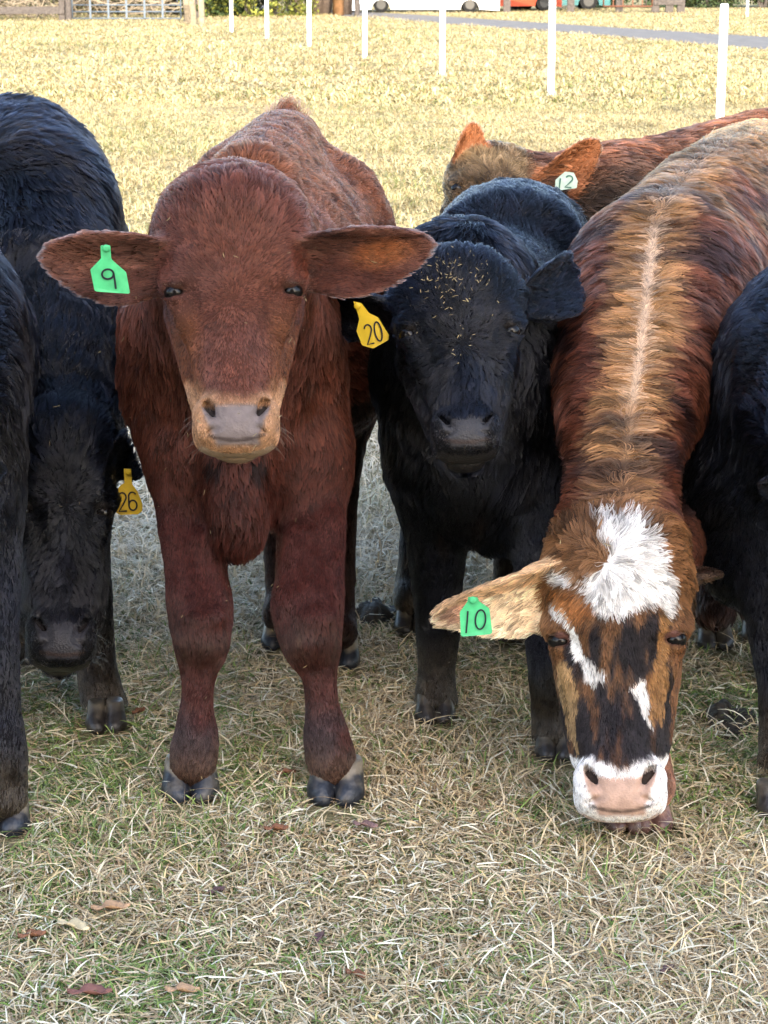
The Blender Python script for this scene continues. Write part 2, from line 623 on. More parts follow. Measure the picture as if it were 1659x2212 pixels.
def strokes(name, polys, frame, wid, m, parent, thick=.0008):
    """flat pen strokes on a tag: polylines in tag coordinates"""
    O, ex, ey, ez = frame
    V, Fc = [], []
    for pl in polys:
        pl = A(pl, float)
        d = np.gradient(pl, axis=0)
        if np.allclose(pl[0], pl[-1]):
            d[0] = d[-1] = pl[1] - pl[-2]
        nrm = unit(np.stack([-d[:, 1], d[:, 0]], 1)) * wid / 2
        b = len(V)
        for i in range(len(pl)):
            for sgn in (-1, 1):
                for h in (0, thick):
                    q = pl[i] + sgn * nrm[i]
                    V.append(O + ex * q[0] + ey * q[1] + ez * (.0009 + h))
        for i in range(len(pl) - 1):
            s0, s1 = b + 4 * i, b + 4 * i + 4
            Fc += [(s0 + 1, s1 + 1, s1 + 3, s0 + 3), (s0, s1, s1 + 1, s0 + 1), (s0 + 2, s0 + 3, s1 + 3, s1 + 2), (s0, s0 + 2, s1 + 2, s1)]
        e = b + 4 * (len(pl) - 1)
        Fc += [(b, b + 1, b + 3, b + 2), (e, e + 2, e + 3, e + 1)]
    return mesh_obj(name, V, Fc, m, parent)

def arc(cx, cy, rx, ry, a0, a1, n=18):
    t = np.radians(np.linspace(a0, a1, n))
    return [(cx + rx * math.cos(x), cy + ry * math.sin(x)) for x in t]

def digit(ch, cx, cy, w, h):
    """polylines in picture units, y up"""
    if ch == '0': return [arc(cx, cy, w / 2, h / 2, 90, 450, 28)]
    if ch == '1': return [[(cx, cy + h / 2), (cx + .3, cy), (cx, cy - h / 2)]]
    if ch == '2': return [arc(cx, cy + h * .25, w / 2, h * .25, 165, -20, 14) + [(cx + w * .1, cy - h * .12), (cx - w / 2, cy - h / 2), (cx + w / 2, cy - h / 2)]]
    if ch == '6': return [arc(cx, cy - h * .22, w / 2, h * .27, 0, 360, 22), [(cx - w / 2, cy - h * .2), (cx - w * .47, cy + h * .15)] + arc(cx, cy + h * .22, w / 2, h * .27, 160, 30, 10)]
    if ch == '9': return [arc(cx, cy + h * .25, w * .5, h * .24, 0, 360, 22), [(cx + w * .5, cy + h * .27), (cx + w * .54, cy), (cx + w * .58, cy - h / 2)]]
    return []

def ear_tag(parent, outline, digits, Y, m, wid, tilt=0.0, ink=M_INK):
    """outline in picture coordinates at distance Y; digits: (char, u, v, w, h, rot)"""
    o = A(outline, float)
    c = o.mean(0)
    O = P(c[0], c[1], Y)
    s = MPP(O)
    ez = unit(A([0, 0, CAM_H]) - O + A([tilt, 0, -.35]))
    ex = unit(np.cross(A([0, 0, 1.]), ez)); ey = np.cross(ez, ex)
    loc = (o - c) * A([1, -1]) * s
    # round the corners a little
    pts = []
    n = len(loc)
    for i in range(n):
        p0, p1, p2 = loc[i - 1], loc[i], loc[(i + 1) % n]
        for t in (.82, .95):
            pts.append(p0 + (p1 - p0) * t)
        for t in (.05, .18):
            pts.append(p1 + (p2 - p1) * t)
    if np.cross(pts[2] - pts[0], pts[4] - pts[2]) > 0: pts = pts[::-1]
    n = len(pts)
    V, Fc = [], []
    for h in (-.0008, .0008):
        for q in pts:
            bend = -3.0 * q[0] ** 2
            V.append(O + ex * q[0] + ey * q[1] + ez * (h + bend))
    Fc.append(tuple(range(n)))
    Fc.append(tuple(range(2 * n - 1, n - 1, -1)))
    for i in range(n):
        j = (i + 1) % n
        Fc.append((i, i + n, j + n, j))
    t = mesh_obj('ear_tag', V, Fc, m, parent)
    pl = []
    for ch, u, v, w_, h_, rot in digits:
        for poly in digit(ch, 0, 0, w_, h_):
            r = math.radians(rot)
            q = A(poly)
            q = np.stack([q[:, 0] * math.cos(r) - q[:, 1] * math.sin(r), q[:, 0] * math.sin(r) + q[:, 1] * math.cos(r)], 1)
            q = (q + A([u - c[0], -(v - c[1])])) * s
            pl.append(q)
    strokes('number', pl, (O, ex, ey, ez), wid * s, ink, t)
    # the button that holds it
    b = P(outline[0][0] * .5 + outline[-1][0] * .5, max(outline[0][1], outline[-1][1]) + 6, Y) + ez * .001
    bv, bf = [], []
    for kk, (rr, hh) in enumerate([(.0062, 0), (.0062, .0016), (.0035, .0026)]):
        for i in range(14):
            a_ = 2 * math.pi * i / 14
            bv.append(b + ex * rr * math.cos(a_) + ey * rr * math.sin(a_) + ez * hh)
    for kk in range(2):
        for i in range(14):
            j = (i + 1) % 14
            bf.append((kk * 14 + i, kk * 14 + j, kk * 14 + 14 + j, kk * 14 + 14 + i))
    bf.append(tuple(28 + i for i in range(14)))
    mesh_obj('tag_button', bv, bf, m, t, True)
    return t

def sphere(c, r, seg=20, ring=12, sc_=(1, 1, 1), R=None):
    V, Fc = [], []
    for i in range(ring + 1):
        th = math.pi * i / ring
        for j in range(seg):
            ph = 2 * math.pi * j / seg
            q = A([math.sin(th) * math.cos(ph) * sc_[0], math.sin(th) * math.sin(ph) * sc_[1], math.cos(th) * sc_[2]]) * r
            V.append(A(c) + (q @ R if R is not None else q))
    for i in range(ring):
        for j in range(seg):
            a, b = i * seg + j, i * seg + (j + 1) % seg
            Fc.append((a, a + seg, b + seg, b))
    return V, Fc

CAMP = A([0, 0, CAM_H])

def build_calf(name, label, prims, H, paint, nhair, fine=.004, coarse=.011, flow=None, hoofs=(), hm=None,
               whorl=(0, .42), root=None, eyes=True, hrad=.00062, clump=.011, shv=1.0, eye_r=.040, wf=1.0, xlim=(-9, 9), lash=True, ear_boxes=(), eye_col=None):
    lo = np.min([p.lo for p in prims], 0) - .03
    hi = np.max([p.hi for p in prims], 0) + .03
    lo[2] = max(lo[2], .03)
    sp = [[], [], []]
    hb = [H.w(a, b, c) for a in (-.32, .32) for b in (-.05, 1.03) for c in (-.6, .05)]
    boxes = [(np.min(hb, 0), np.max(hb, 0))] + [(p.lo, p.hi) for p in prims if isinstance(p, Ear)]
    for b0, b1 in boxes:
        for i in range(3):
            sp[i].append((b0[i], b1[i]))
    xs, ys, zs = [axis(lo[i], hi[i], fine, coarse, sp[i]) for i in range(3)]
    f = field(prims, xs, ys, zs)
    v, q = nets(f, xs, ys, zs)
    v = smooth_mesh(v, q, 2)
    n, fa = normals(v, q)
    N = len(v)
    # blend attributes of the shapes
    best = np.full(N, 9.); wface = np.zeros(N)
    W = np.zeros(N); hd = np.zeros((N, 3)); hl = np.zeros(N); reg = np.zeros(N); lift = np.zeros(N)
    for p in [c_ for p_ in prims for c_ in (p_.parts if isinstance(p_, Group) else [p_])]:
        if p.op != 'u': continue
        d = p.d(v[:, 0], v[:, 1], v[:, 2])
        wgt = np.exp(-np.clip(np.abs(d), 0, .2) / .012) + 1e-9
        W += wgt
        hd += wgt[:, None] * p.at['hd']
        hl += wgt * p.at.get('hl', .03)
        nb = d < best; best = np.where(nb, d, best); reg = np.where(nb, p.at.get('reg', 0), reg); wface += wgt * (p.at.get('reg', 0) == 1)
        lift += wgt * p.at.get('lift', .35)
    hd = unit(hd / W[:, None]); hl /= W; wface /= W; lift /= W
    L = H.l(v)
    # the swirl of the face: hairs point away from the whorl
    rad = np.stack([L[:, 0] - whorl[0], L[:, 1] - whorl[1], np.full(N, 0.)], 1)
    rad[:, 0] *= 1.15
    rw = unit(rad) @ H.R
    isface = wface * sstep(-.50, -.2, L[:, 2])
    hd = unit(hd * (1 - isface[:, None]) + rw * isface[:, None])
    if flow is not None:
        hd = flow(v, n, L, hd, reg)
    col, hl, dens = paint(v, n, L, reg, hl)
    sf = (.40 + .55 * np.clip(col.mean(1) / .45, 0, 1))[:, None]
    skin = col * sf * (dens[:, None] > .25) + col * (dens[:, None] <= .25)
    body = mesh_obj(name, v, None, M_SKIN, None, True, skin, q)
    ga = body.data.attributes.new('Gloss', 'FLOAT', 'POINT')
    ga.data.foreach_set('value', (1 - np.clip(dens, 0, 1)).astype(np.float32))
    tag_props(body, label, 'calf', 'calves of the herd')
    # coat
    vis = (n * unit(CAMP - v)).sum(1)
    dv = dens * np.where(vis > -.2, 1, .18)
    dv = dv * ((v[:, 0] > xlim[0]) & (v[:, 0] < xlim[1]))
    # shorter hairs need more of them
    dv = dv * np.clip(.022 / np.maximum(hl, .004), .45, 1.7)
    fw = fa * dv[q].mean(1)
    cum = np.cumsum(fw); cum /= cum[-1]
    fi = np.searchsorted(cum, rng.random(nhair))
    a, b = rng.random(nhair), rng.random(nhair)
    wt = np.stack([(1 - a) * (1 - b), a * (1 - b), a * b, (1 - a) * b], 1)
    def samp(arr):
        r = arr[q[fi]]
        return (r * (wt[:, :, None] if arr.ndim == 2 else wt)).sum(1)
    p0, nn, fl, ll, cc, rg, lf = samp(v), unit(samp(n)), samp(hd), samp(hl), samp(col), samp(reg), samp(lift)
    fl = fl + .22 * np.stack([vnoise(p0 * 22, s_) for s_ in (1, 2, 3)], 1) + .12 * np.stack([vnoise(p0 * 70, s_) for s_ in (4, 5, 6)], 1)
    fl = fl - nn * (fl * nn).sum(1)[:, None]
    fl = unit(fl)
    cl2 = np.stack([vnoise(p0 * 45, s_) for s_ in (17, 18, 19)], 1)
    ll = ll * rng.uniform(.65, 1.2, nhair) * (1 + .25 * vnoise(p0 * 40, 11))
    K = 5
    side = np.cross(nn, fl)
    T = np.linspace(0, 1, K)
    pts = np.zeros((nhair, K, 3))
    pts[:, 0] = p0 - nn * .0004
    lf = np.clip(lf + .10 + .10 * rng.standard_normal(nhair) + .12 * vnoise(p0 * 60, 12), .24, 2)
    ph = vnoise(p0 * 14, 21) * 4 + rng.random(nhair) * .5
    wav = np.clip(ll / .05, 0, 1.2) * .5
    g = A([0, 0, -1.])
    for j in range(1, K):
        t = T[j]
        d = fl + nn * (lf * (1 - .8 * t))[:, None] + cl2 * .18 + side * (wav * np.sin(ph + 5.5 * t))[:, None] + g * .12 * t
        d = d + .05 * rng.standard_normal((nhair, 3))
        pts[:, j] = pts[:, j - 1] + unit(d) * (ll / (K - 1))[:, None]
    # clumping: hairs of a neighbourhood run together into locks
    Q_ = A(Matrix.Rotation(.7, 3, Vector((.4, .8, .45))))
    wp_ = (p0 + .009 * np.stack([vnoise(p0 * 50, s_) for s_ in (7, 8, 9)], 1) + .0016 * rng.standard_normal((nhair, 3))) @ Q_
    soft = np.clip((ll - .004) / .020, .42, 1)
    shade = np.zeros(nhair)
    for cs, amt, off in ((clump, .78, 0), (clump * 2.6, .30, 5)):
        cell = np.floor(wp_ / (cs * np.where(ll < .016, .62, 1.0))[:, None]).astype(np.int64)
        key = (cell[:, 0] * 73856093) ^ (cell[:, 1] * 19349663) ^ (cell[:, 2] * 83492791) ^ ((ll < .016) * 7919)
        _, inv = np.unique(key, return_inverse=True)
        cnt = np.bincount(inv).astype(float)
        rnd = rng.standard_normal(len(cnt))
        shade += rnd[inv] * (.24 if off == 0 else .17) * (.65 + .35 * soft)
        for j in range(1, K):
            for c in range(3):
                m_ = np.bincount(inv, pts[:, j, c]) / cnt
                pts[:, j, c] += (m_[inv] - pts[:, j, c]) * amt * soft * T[j] ** 1.1
    sh = np.clip(1 + .16 * rng.standard_normal(nhair) + shade * shv + .14 * vnoise(p0 * 20, 32), .30, 2.0)
    hc = np.clip(cc * sh[:, None], 0, .95)
    rad_ = hrad * (1 - .70 * T ** 2)[None, :] * rng.uniform(.7, 1.3, nhair)[:, None]
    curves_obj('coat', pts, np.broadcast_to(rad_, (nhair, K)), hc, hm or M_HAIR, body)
    if eyes:
        for sx in (-1, 1):
            V, Fc = sphere(H.w(sx * .217 * wf, .402, -.128), eye_r * 1.0 * H.L, sc_=(1, .9, 1), R=H.R)
            mesh_obj('eye', V, Fc, M_EYE, body, True)
    for hf in hoofs:
        build_hoof(body, *hf)
    # whiskers and lashes
    wp = []
    for sx in (-1, 1):
        for _ in range(16):
            y, x = rng.uniform(.86, .99), sx * rng.uniform(.10, .15)
            p = H.w(x, y, -.14)
            d = unit((A([sx * rng.uniform(.5, 1.2), rng.uniform(-.1, .9), rng.uniform(-.2, .6)])) @ H.R)
            ln = rng.uniform(.012, .038)
            wp.append([p + d * ln * t + A([0, 0, -1]) * .012 * t * t for t in T])
        for _ in range(22):
            x = sx * rng.uniform(.19, .25) * wf
            p = H.w(x, .385, -.085)
            d = unit((A([sx * rng.uniform(-.1, .8), rng.uniform(-.1, .25), 1])) @ H.R)
            wp.append([p + d * .013 * t for t in T])
    wp = A(wp)
    wc = np.tile(A([.20, .15, .11]) if hm is None else A([.02, .02, .02]), (len(wp), 1))
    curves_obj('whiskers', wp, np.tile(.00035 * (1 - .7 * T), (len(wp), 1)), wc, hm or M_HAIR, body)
    return body, (v, q, n, fa, L, reg)

def flecks(body, data, sel, n, name='straw_flecks', ln=(.006, .02)):
    v, q, nn, fa, L, reg = data
    w_ = fa * sel(v, L, nn)[q].mean(1)
    c = np.cumsum(w_); c /= c[-1]
    fi = np.searchsorted(c, rng.random(n))
    p = v[q[fi]].mean(1); m = nn[q[fi, 0]]
    d = unit(np.cross(m, rng.standard_normal((n, 3))) + m * rng.uniform(-.2, .6, n)[:, None])
    l = rng.uniform(*ln, n)
    off = rng.uniform(.001, .009, n)
    b = rng.standard_normal((n, 3)) * .15
    pts = np.stack([p + m * off[:, None] + (d + b * t) * (l * t)[:, None] for t in (-.5, 0, .5)], 1)
    col = A([.40, .31, .16]) * rng.uniform(.3, 1.2, n)[:, None]
    o = curves_obj(name, pts, np.tile(A([.0003, .0006, .0003]), (n, 1)), col, M_BLADE, body)
    o['kind'] = 'stuff'

BACK = A([0, 1., -.1])
#@@CALVES
#@@SETTING
# ------------------------------------------------------------------ red calf with green tag 9
def mix(a, b, t):
    t = np.asarray(t, float)
    return a * (1 - t[:, None]) + (A(b) if np.ndim(b) == 1 else b) * t[:, None]

def nose(L, col, hl, dens, pad, ring, lip, rim=.77, mz=1.0, ringw=1.0, padtop=.845):
    """bare nose leather between the nostrils, short fuzz round it"""
    x, y, z = L[:, 0], L[:, 1], L[:, 2]
    front = (z > -.30) & (z < .2) & (y > .7)
    r = sstep(rim - .03, rim + .05, y + .10 * (np.abs(x) / (.16 * mz)) ** 2 - .05 + .012 * vnoise(L * 30, 5)) * front
    col = mix(col, ring, r * ringw)
    hl = hl * (1 - r) + .0045 * r
    hw = (.100 - .026 * sstep(.90, .975, y)) * mz
    pd = sstep(padtop - .01, padtop + .015, y) * (1 - sstep(hw - .006, hw + .018, np.abs(x) + .010 * vnoise(L * 28, 77))) * (1 - sstep(.985, 1.0, y)) * (z > -.2)
    # the nostril wings are bare too
    nd = np.sqrt(((np.abs(x) - .082 * mz - .5 * (.885 - y)) / (.034 * mz)) ** 2 + ((y - .888) / .055) ** 2)
    pd = np.maximum(pd, (1 - sstep(.8, 1.1, nd)) * (z > -.2))
    col = mix(col, mix(np.tile(A(pad), (len(x), 1)), A(pad) * .45, sstep(-.1, .9, vnoise(L * 45, 8)) * .5), pd)
    lp = sstep(.975, .99, y) * (z < -.10) * (z > -.30)
    col = mix(col, lip, lp * .8)
    bare = np.maximum(pd, lp)
    dens = dens * (1 - bare)
    ml = sstep(.009, .003, np.abs(y - (.978 - .03 * (x / .12) ** 2)))  # crease shade of the mouth painted as a thin dark line
    col = mix(col, A([.035, .022, .018]), ml * (np.abs(x) < .105 * mz) * (z > -.3) * .75)
    deep = (z < -.065) * (nd < .85) * (y < .94)
    col = mix(col, A([.012, .008, .008]), deep * .9)
    return col, hl, dens

def eye_rim(L, col, hl, dens, wf, rimc):
    e = np.sqrt(((np.abs(L[:, 0]) - .215 * wf) / .040) ** 2 + ((L[:, 1] - .400) / .026) ** 2) + (L[:, 2] < -.25) * 9
    t = 1 - sstep(.7, 1.15, e)
    e2 = np.sqrt(((np.abs(L[:, 0]) - .185 * wf) / .075) ** 2 + ((L[:, 1] - .44) / .085) ** 2) + (L[:, 2] < -.25) * 9
    hl = hl * (1 - .5 * (1 - sstep(.7, 1.2, e2)))
    return mix(col, rimc, t), hl * (1 - .6 * (1 - sstep(.9, 1.8, e))), dens * (1 - .85 * t)

def red_calf():
    H = Head(P(500, 380, 3.47), P(511, 958, 3.27), right=(1, .075, 0))
    pr = head_prims(H, .99, jaw=.92, mz=.98)
    d_dn = A([0, .25, -1.]); d_bk = A([0, 1, -.25])
    # neck, shoulders, chest
    pr += chain([(505, 520, 3.62, 170), (505, 650, 3.76, 190), (500, 760, 3.90, 205)], k=.06, hd=d_dn, hl=.036)
    pr += chain([(362, 700, 3.86, 96), (366, 860, 3.86, 94), (402, 1000, 3.82, 82)], k=.07, hd=d_dn, hl=.035)
    pr += chain([(638, 700, 3.88, 88), (656, 860, 3.88, 92), (668, 1010, 3.84, 88)], k=.07, hd=d_dn, hl=.035)
    pr += chain([(510, 800, 3.80, 125), (515, 1000, 3.80, 118), (512, 1090, 3.76, 80)], k=.06, hd=d_dn, hl=.03)
    pr += chain([(508, 1000, 3.68, 40), (508, 1100, 3.66, 46), (512, 1158, 3.67, 50)], k=.07, hd=A([0, 0, -1.]), hl=.03)
    # barrel and hips
    up = A([0, 0, 1.])
    pr += chain([(505, 720, 3.92, 178), (560, 660, 4.25, 205), (615, 620, 4.55, 212), (622, 600, 4.85, 200)], k=.08, n=up, st=1.28, hd=d_bk, hl=.028)
    pr += chain([(540, 400, 4.30, 90), (600, 335, 4.70, 85), (620, 320, 4.92, 78)], k=.07, hd=d_bk, hl=.03)
    pr += chain([(616, 256, 4.98, 22), (620, 300, 5.15, 18)], k=.03, hd=A([.2, .2, 1.]), hl=.07, lift=.8)
    pr += chain([(620, 300, 5.15, 18), (622, 700, 5.17, 14), (622, 850, 5.17, 20)], k=.02, hd=-up, hl=.05)
    pr += chain([(730, 440, 4.8, 95), (745, 500, 4.85, 105)], k=.08, hd=d_bk, hl=.028)
    pr += chain([(510, 410, 4.8, 95), (490, 480, 4.85, 110)], k=.08, hd=d_bk, hl=.028)
    pr += chain([(715, 700, 4.25, 95), (735, 830, 4.35, 88), (725, 860, 4.7, 90)], k=.07, hd=d_bk, hl=.028)
    # front legs
    fl = dict(k=.035, hl=.010, lift=.2)
    pr += chain([(404, 980, 3.80, 78), (412, 1120, 3.78, 72), (426, 1230, 3.72, 64), (433, 1310, 3.66, 60)], **fl)
    pr += chain([(433, 1310, 3.66, 60), (436, 1385, 3.63, 60), (430, 1440, 3.62, 40), (427, 1490, 3.61, 32), (425, 1535, 3.60, 35), (424, 1585, 3.58, 45), (420, 1625, 3.575, 50), (417, 1650, 3.565, 48)], **fl)
    pr += chain([(670, 980, 3.84, 82), (672, 1120, 3.80, 74), (668, 1230, 3.72, 70), (664, 1310, 3.66, 68)], **fl)
    pr += chain([(664, 1310, 3.66, 68), (672, 1385, 3.63, 64), (687, 1440, 3.62, 40), (693, 1490, 3.61, 33), (697, 1535, 3.60, 36), (704, 1585, 3.58, 46), (712, 1625, 3.575, 51), (717, 1650, 3.565, 49)], **fl)
    for q4 in (((378, 1130, 3.74, 34), (392, 1290, 3.65, 30)), ((440, 1170, 3.70, 34), (456, 1290, 3.64, 26)), ((712, 1120, 3.76, 36), (710, 1290, 3.66, 30)), ((648, 1160, 3.72, 34), (634, 1290, 3.65, 28))):
        pr += chain(list(q4), k=.014, hl=.010, lift=.2)
    for q4 in (((416, 1440, 3.595, 16), (412, 1560, 3.575, 18)), ((680, 1440, 3.595, 16), (690, 1560, 3.575, 18)), ((440, 1440, 3.595, 15), (438, 1560, 3.575, 17)), ((706, 1440, 3.595, 15), (716, 1560, 3.575, 17))):
        pr += chain(list(q4), k=.008, hl=.009, lift=.2)
    for ku, kv in ((437, 1378), (676, 1378)):
        kc = P(ku, kv, 3.60)
        pr.append(Ell(kc, (.047, .040, .042), k=.02, hl=.012, hd=A([0, 0, -1.])))
        pr.append(Ell(kc + A([.006, -.004, .045]), (.040, .030, .02), k=.02, hl=.010, hd=A([0, 0, -1.])))
    # hind legs, mostly behind
    hlg = dict(k=.04, hl=.014, lift=.25)
    for u0, u1, gv in ((560, 606, 1398), (735, 730, 1438)):
        g = G(u1, gv + 6)
        top = P(u0, 640, 4.82)
        mid = A([top[0], 4.75, .52]); hock = A([g[0] * .6 + top[0] * .4, g[1] + .22, .36]); fet = A([g[0], g[1] + .10, .12])
        pr += chain([(top, .16), (mid, .085), (hock, .045), (fet, .036), (A([g[0], g[1] + .030, .078]), .043)], **hlg)
    # ears
    eL = Ear(H.w(-.235, .275, -.20), P(96, 562, 3.43), A([.10, -1, -.10]), 83 * MPP(P(90, 560, 3.43)), wd=[.62, .68, .80, .97, 1.0, .86, .60, .34, .02], hl=.014, reg=2, lift=.3)
    eR = Ear(H.w(.245, .265, -.20), P(922, 542, 3.44), A([-.05, -1, -.15]), 80 * MPP(P(90, 560, 3.43)), wd=[.62, .68, .80, .97, 1.0, .86, .60, .34, .02], hl=.014, reg=2, lift=.3)
    pr += [eL, eR]

    def paint(v, n, L, reg, hl):
        N = len(v)
        z = v[:, 2]
        col = np.tile(A([.120, .039, .024]), (N, 1))
        nz = fbm(v * 5, 4)
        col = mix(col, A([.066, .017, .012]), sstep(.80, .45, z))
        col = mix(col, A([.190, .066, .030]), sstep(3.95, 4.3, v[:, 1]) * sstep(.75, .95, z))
        col = mix(col, A([.105, .048, .042]), sstep(.1, .8, nz) * .35)
        isf = (reg > .4) & (reg < 1.5)
        x, y = L[:, 0], L[:, 1]
        ck = sstep(.09, .16, np.abs(x)) * sstep(.42, .55, y) * (1 - sstep(.74, .8, y)) * isf
        col = mix(col, A([.150, .052, .020]), ck * .7)
        top = (1 - sstep(.10, .22, y)) * isf
        hl2 = hl + .022 * (1 - sstep(.02, .25, y)) * isf - .003 * isf * sstep(.3, .5, y)
        # inside of the ears
        for e in (eL, eR):
            ex, ey, ez = e.loc(v[:, 0], v[:, 1], v[:, 2])
            t = ex / e.L
            ins = (reg > 1.5) * ((ez > e.cup * (ey / e.W) ** 2 * e.W - e.cup * .25 * e.W - .1 * e.L * sstep(.3, 1, t)))
            core = ins * sstep(1, .35, np.sqrt(((t - .62) / .34) ** 2 + (ey / e.W / .6) ** 2))
            col = mix(col, A([.26, .085, .028]), core * .85)
            col = mix(col, A([.10, .035, .022]), sstep(.2, .9, vnoise(v * 26, 14)) * core * .7)
            rimm = (reg > 1.5) * sstep(.8, .97, np.abs(ey) / (np.interp(t, e.S, e.Wd) * e.W + .004))
            col = mix(col, A([.20, .085, .06]), rimm * .7)
            hl2 = np.where((reg > 1.5) & (core > .3), .009, hl2)
            hl2 = np.where((reg > 1.5) & (rimm > .4), .020, hl2)
            col = mix(col, A([.055, .020, .014]), ins * sstep(.15, .8, vnoise(v * A([30, 30, 60.]), 24)) * .6 + ins * sstep(.34, .08, t) * .4)  # dark hair tufts, plus inner shadow painted near the ear base
        # dark knees and pasterns, pale dry mud in the hair
        lg = (v[:, 1] < 4.1) & (z < .75)
        kn = np.exp(-((z - .298 + .02 * vnoise(v * 25, 15)) / .042) ** 2) * lg * sstep(.1, -.6, n[:, 1]) * sstep(-.7, .3, fbm(v * 30, 16) + .4)
        col = mix(col, A([.045, .034, .028]), kn * .92)
        col = mix(col, A([.20, .155, .11]), kn * sstep(.1, .7, vnoise(v * A([160, 160, 35.]), 6)) * .3)
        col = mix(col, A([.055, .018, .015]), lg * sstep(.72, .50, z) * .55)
        ps = np.exp(-((z - .125) / .050) ** 2) * lg
        col = mix(col, A([.045, .032, .032]), ps * .8 * sstep(-.6, .3, fbm(v * 18, 3)))
        col = mix(col, A([.10, .075, .05]), sstep(.12, .075, z) * .4)
        hl2 = hl2 + .003 * kn
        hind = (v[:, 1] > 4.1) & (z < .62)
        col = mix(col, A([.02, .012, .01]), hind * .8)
        dens = np.ones(N)
        col, hl2, dens = nose(L, col, hl2, dens, A([.150, .118, .110]), A([.40, .215, .115]), A([.27, .20, .14]))
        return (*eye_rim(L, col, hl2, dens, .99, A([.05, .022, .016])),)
    hoofs = [(G(412, 1722)[:2], .104, .08, 0, 1.0), (G(726, 1727)[:2], .104, -.10, 0, 1.0),
             (G(606, 1398)[:2], .085, 0, 0), (G(735, 1438)[:2], .085, 0, 0)]
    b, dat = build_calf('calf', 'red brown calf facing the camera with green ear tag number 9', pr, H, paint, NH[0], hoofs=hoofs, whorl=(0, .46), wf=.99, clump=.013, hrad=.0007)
    ear_tag(b, [(219, 530), (219, 558), (195, 582), (203, 629), (279, 636), (272, 589), (241, 560), (240, 530)],
            [('9', 233, 603, 25, 44, 3)], 3.375, M_TAG_G, 4.2)
    flecks(b, dat, lambda v, L, n: (n[:, 1] < .1) * (v[:, 1] < 4.2) * 1.0, 110, ln=(.004, .012))

# ------------------------------------------------------------------ black calf with yellow tag 20
def black_paint(pad, tint=(.0048, .0052, .0085), brown=.0, mud=.16, low=None, wf=1.0, mz=1.0):
    def paint(v, n, L, reg, hl):
        N = len(v)
        col = np.tile(A(tint), (N, 1))
        col = mix(col, A([.010, .007, .0055]), sstep(.1, .8, fbm(v * 6, 41)) * (.35 + brown))
        z = v[:, 2]
        isf = (reg > .4) & (reg < 1.5)
        hl = hl + .020 * (1 - sstep(.05, .33, L[:, 1])) * isf
        hl = np.where((reg < .4) & (z > .5), hl * 1.35, hl) + .010 * isf
        col = mix(col, A([.055, .040, .026]), sstep(mud + .05, mud * .4, z + .03 * vnoise(v * 30, 5)) * .8)
        dens = np.ones(N)
        col, hl, dens = nose(L, col, hl, dens, pad, A([.008, .007, .008]), A([.018, .016, .016]), mz=mz, ringw=.6, rim=.80)
        return (*eye_rim(L, col, hl, dens, wf, A([.012, .010, .010])),)
    return paint

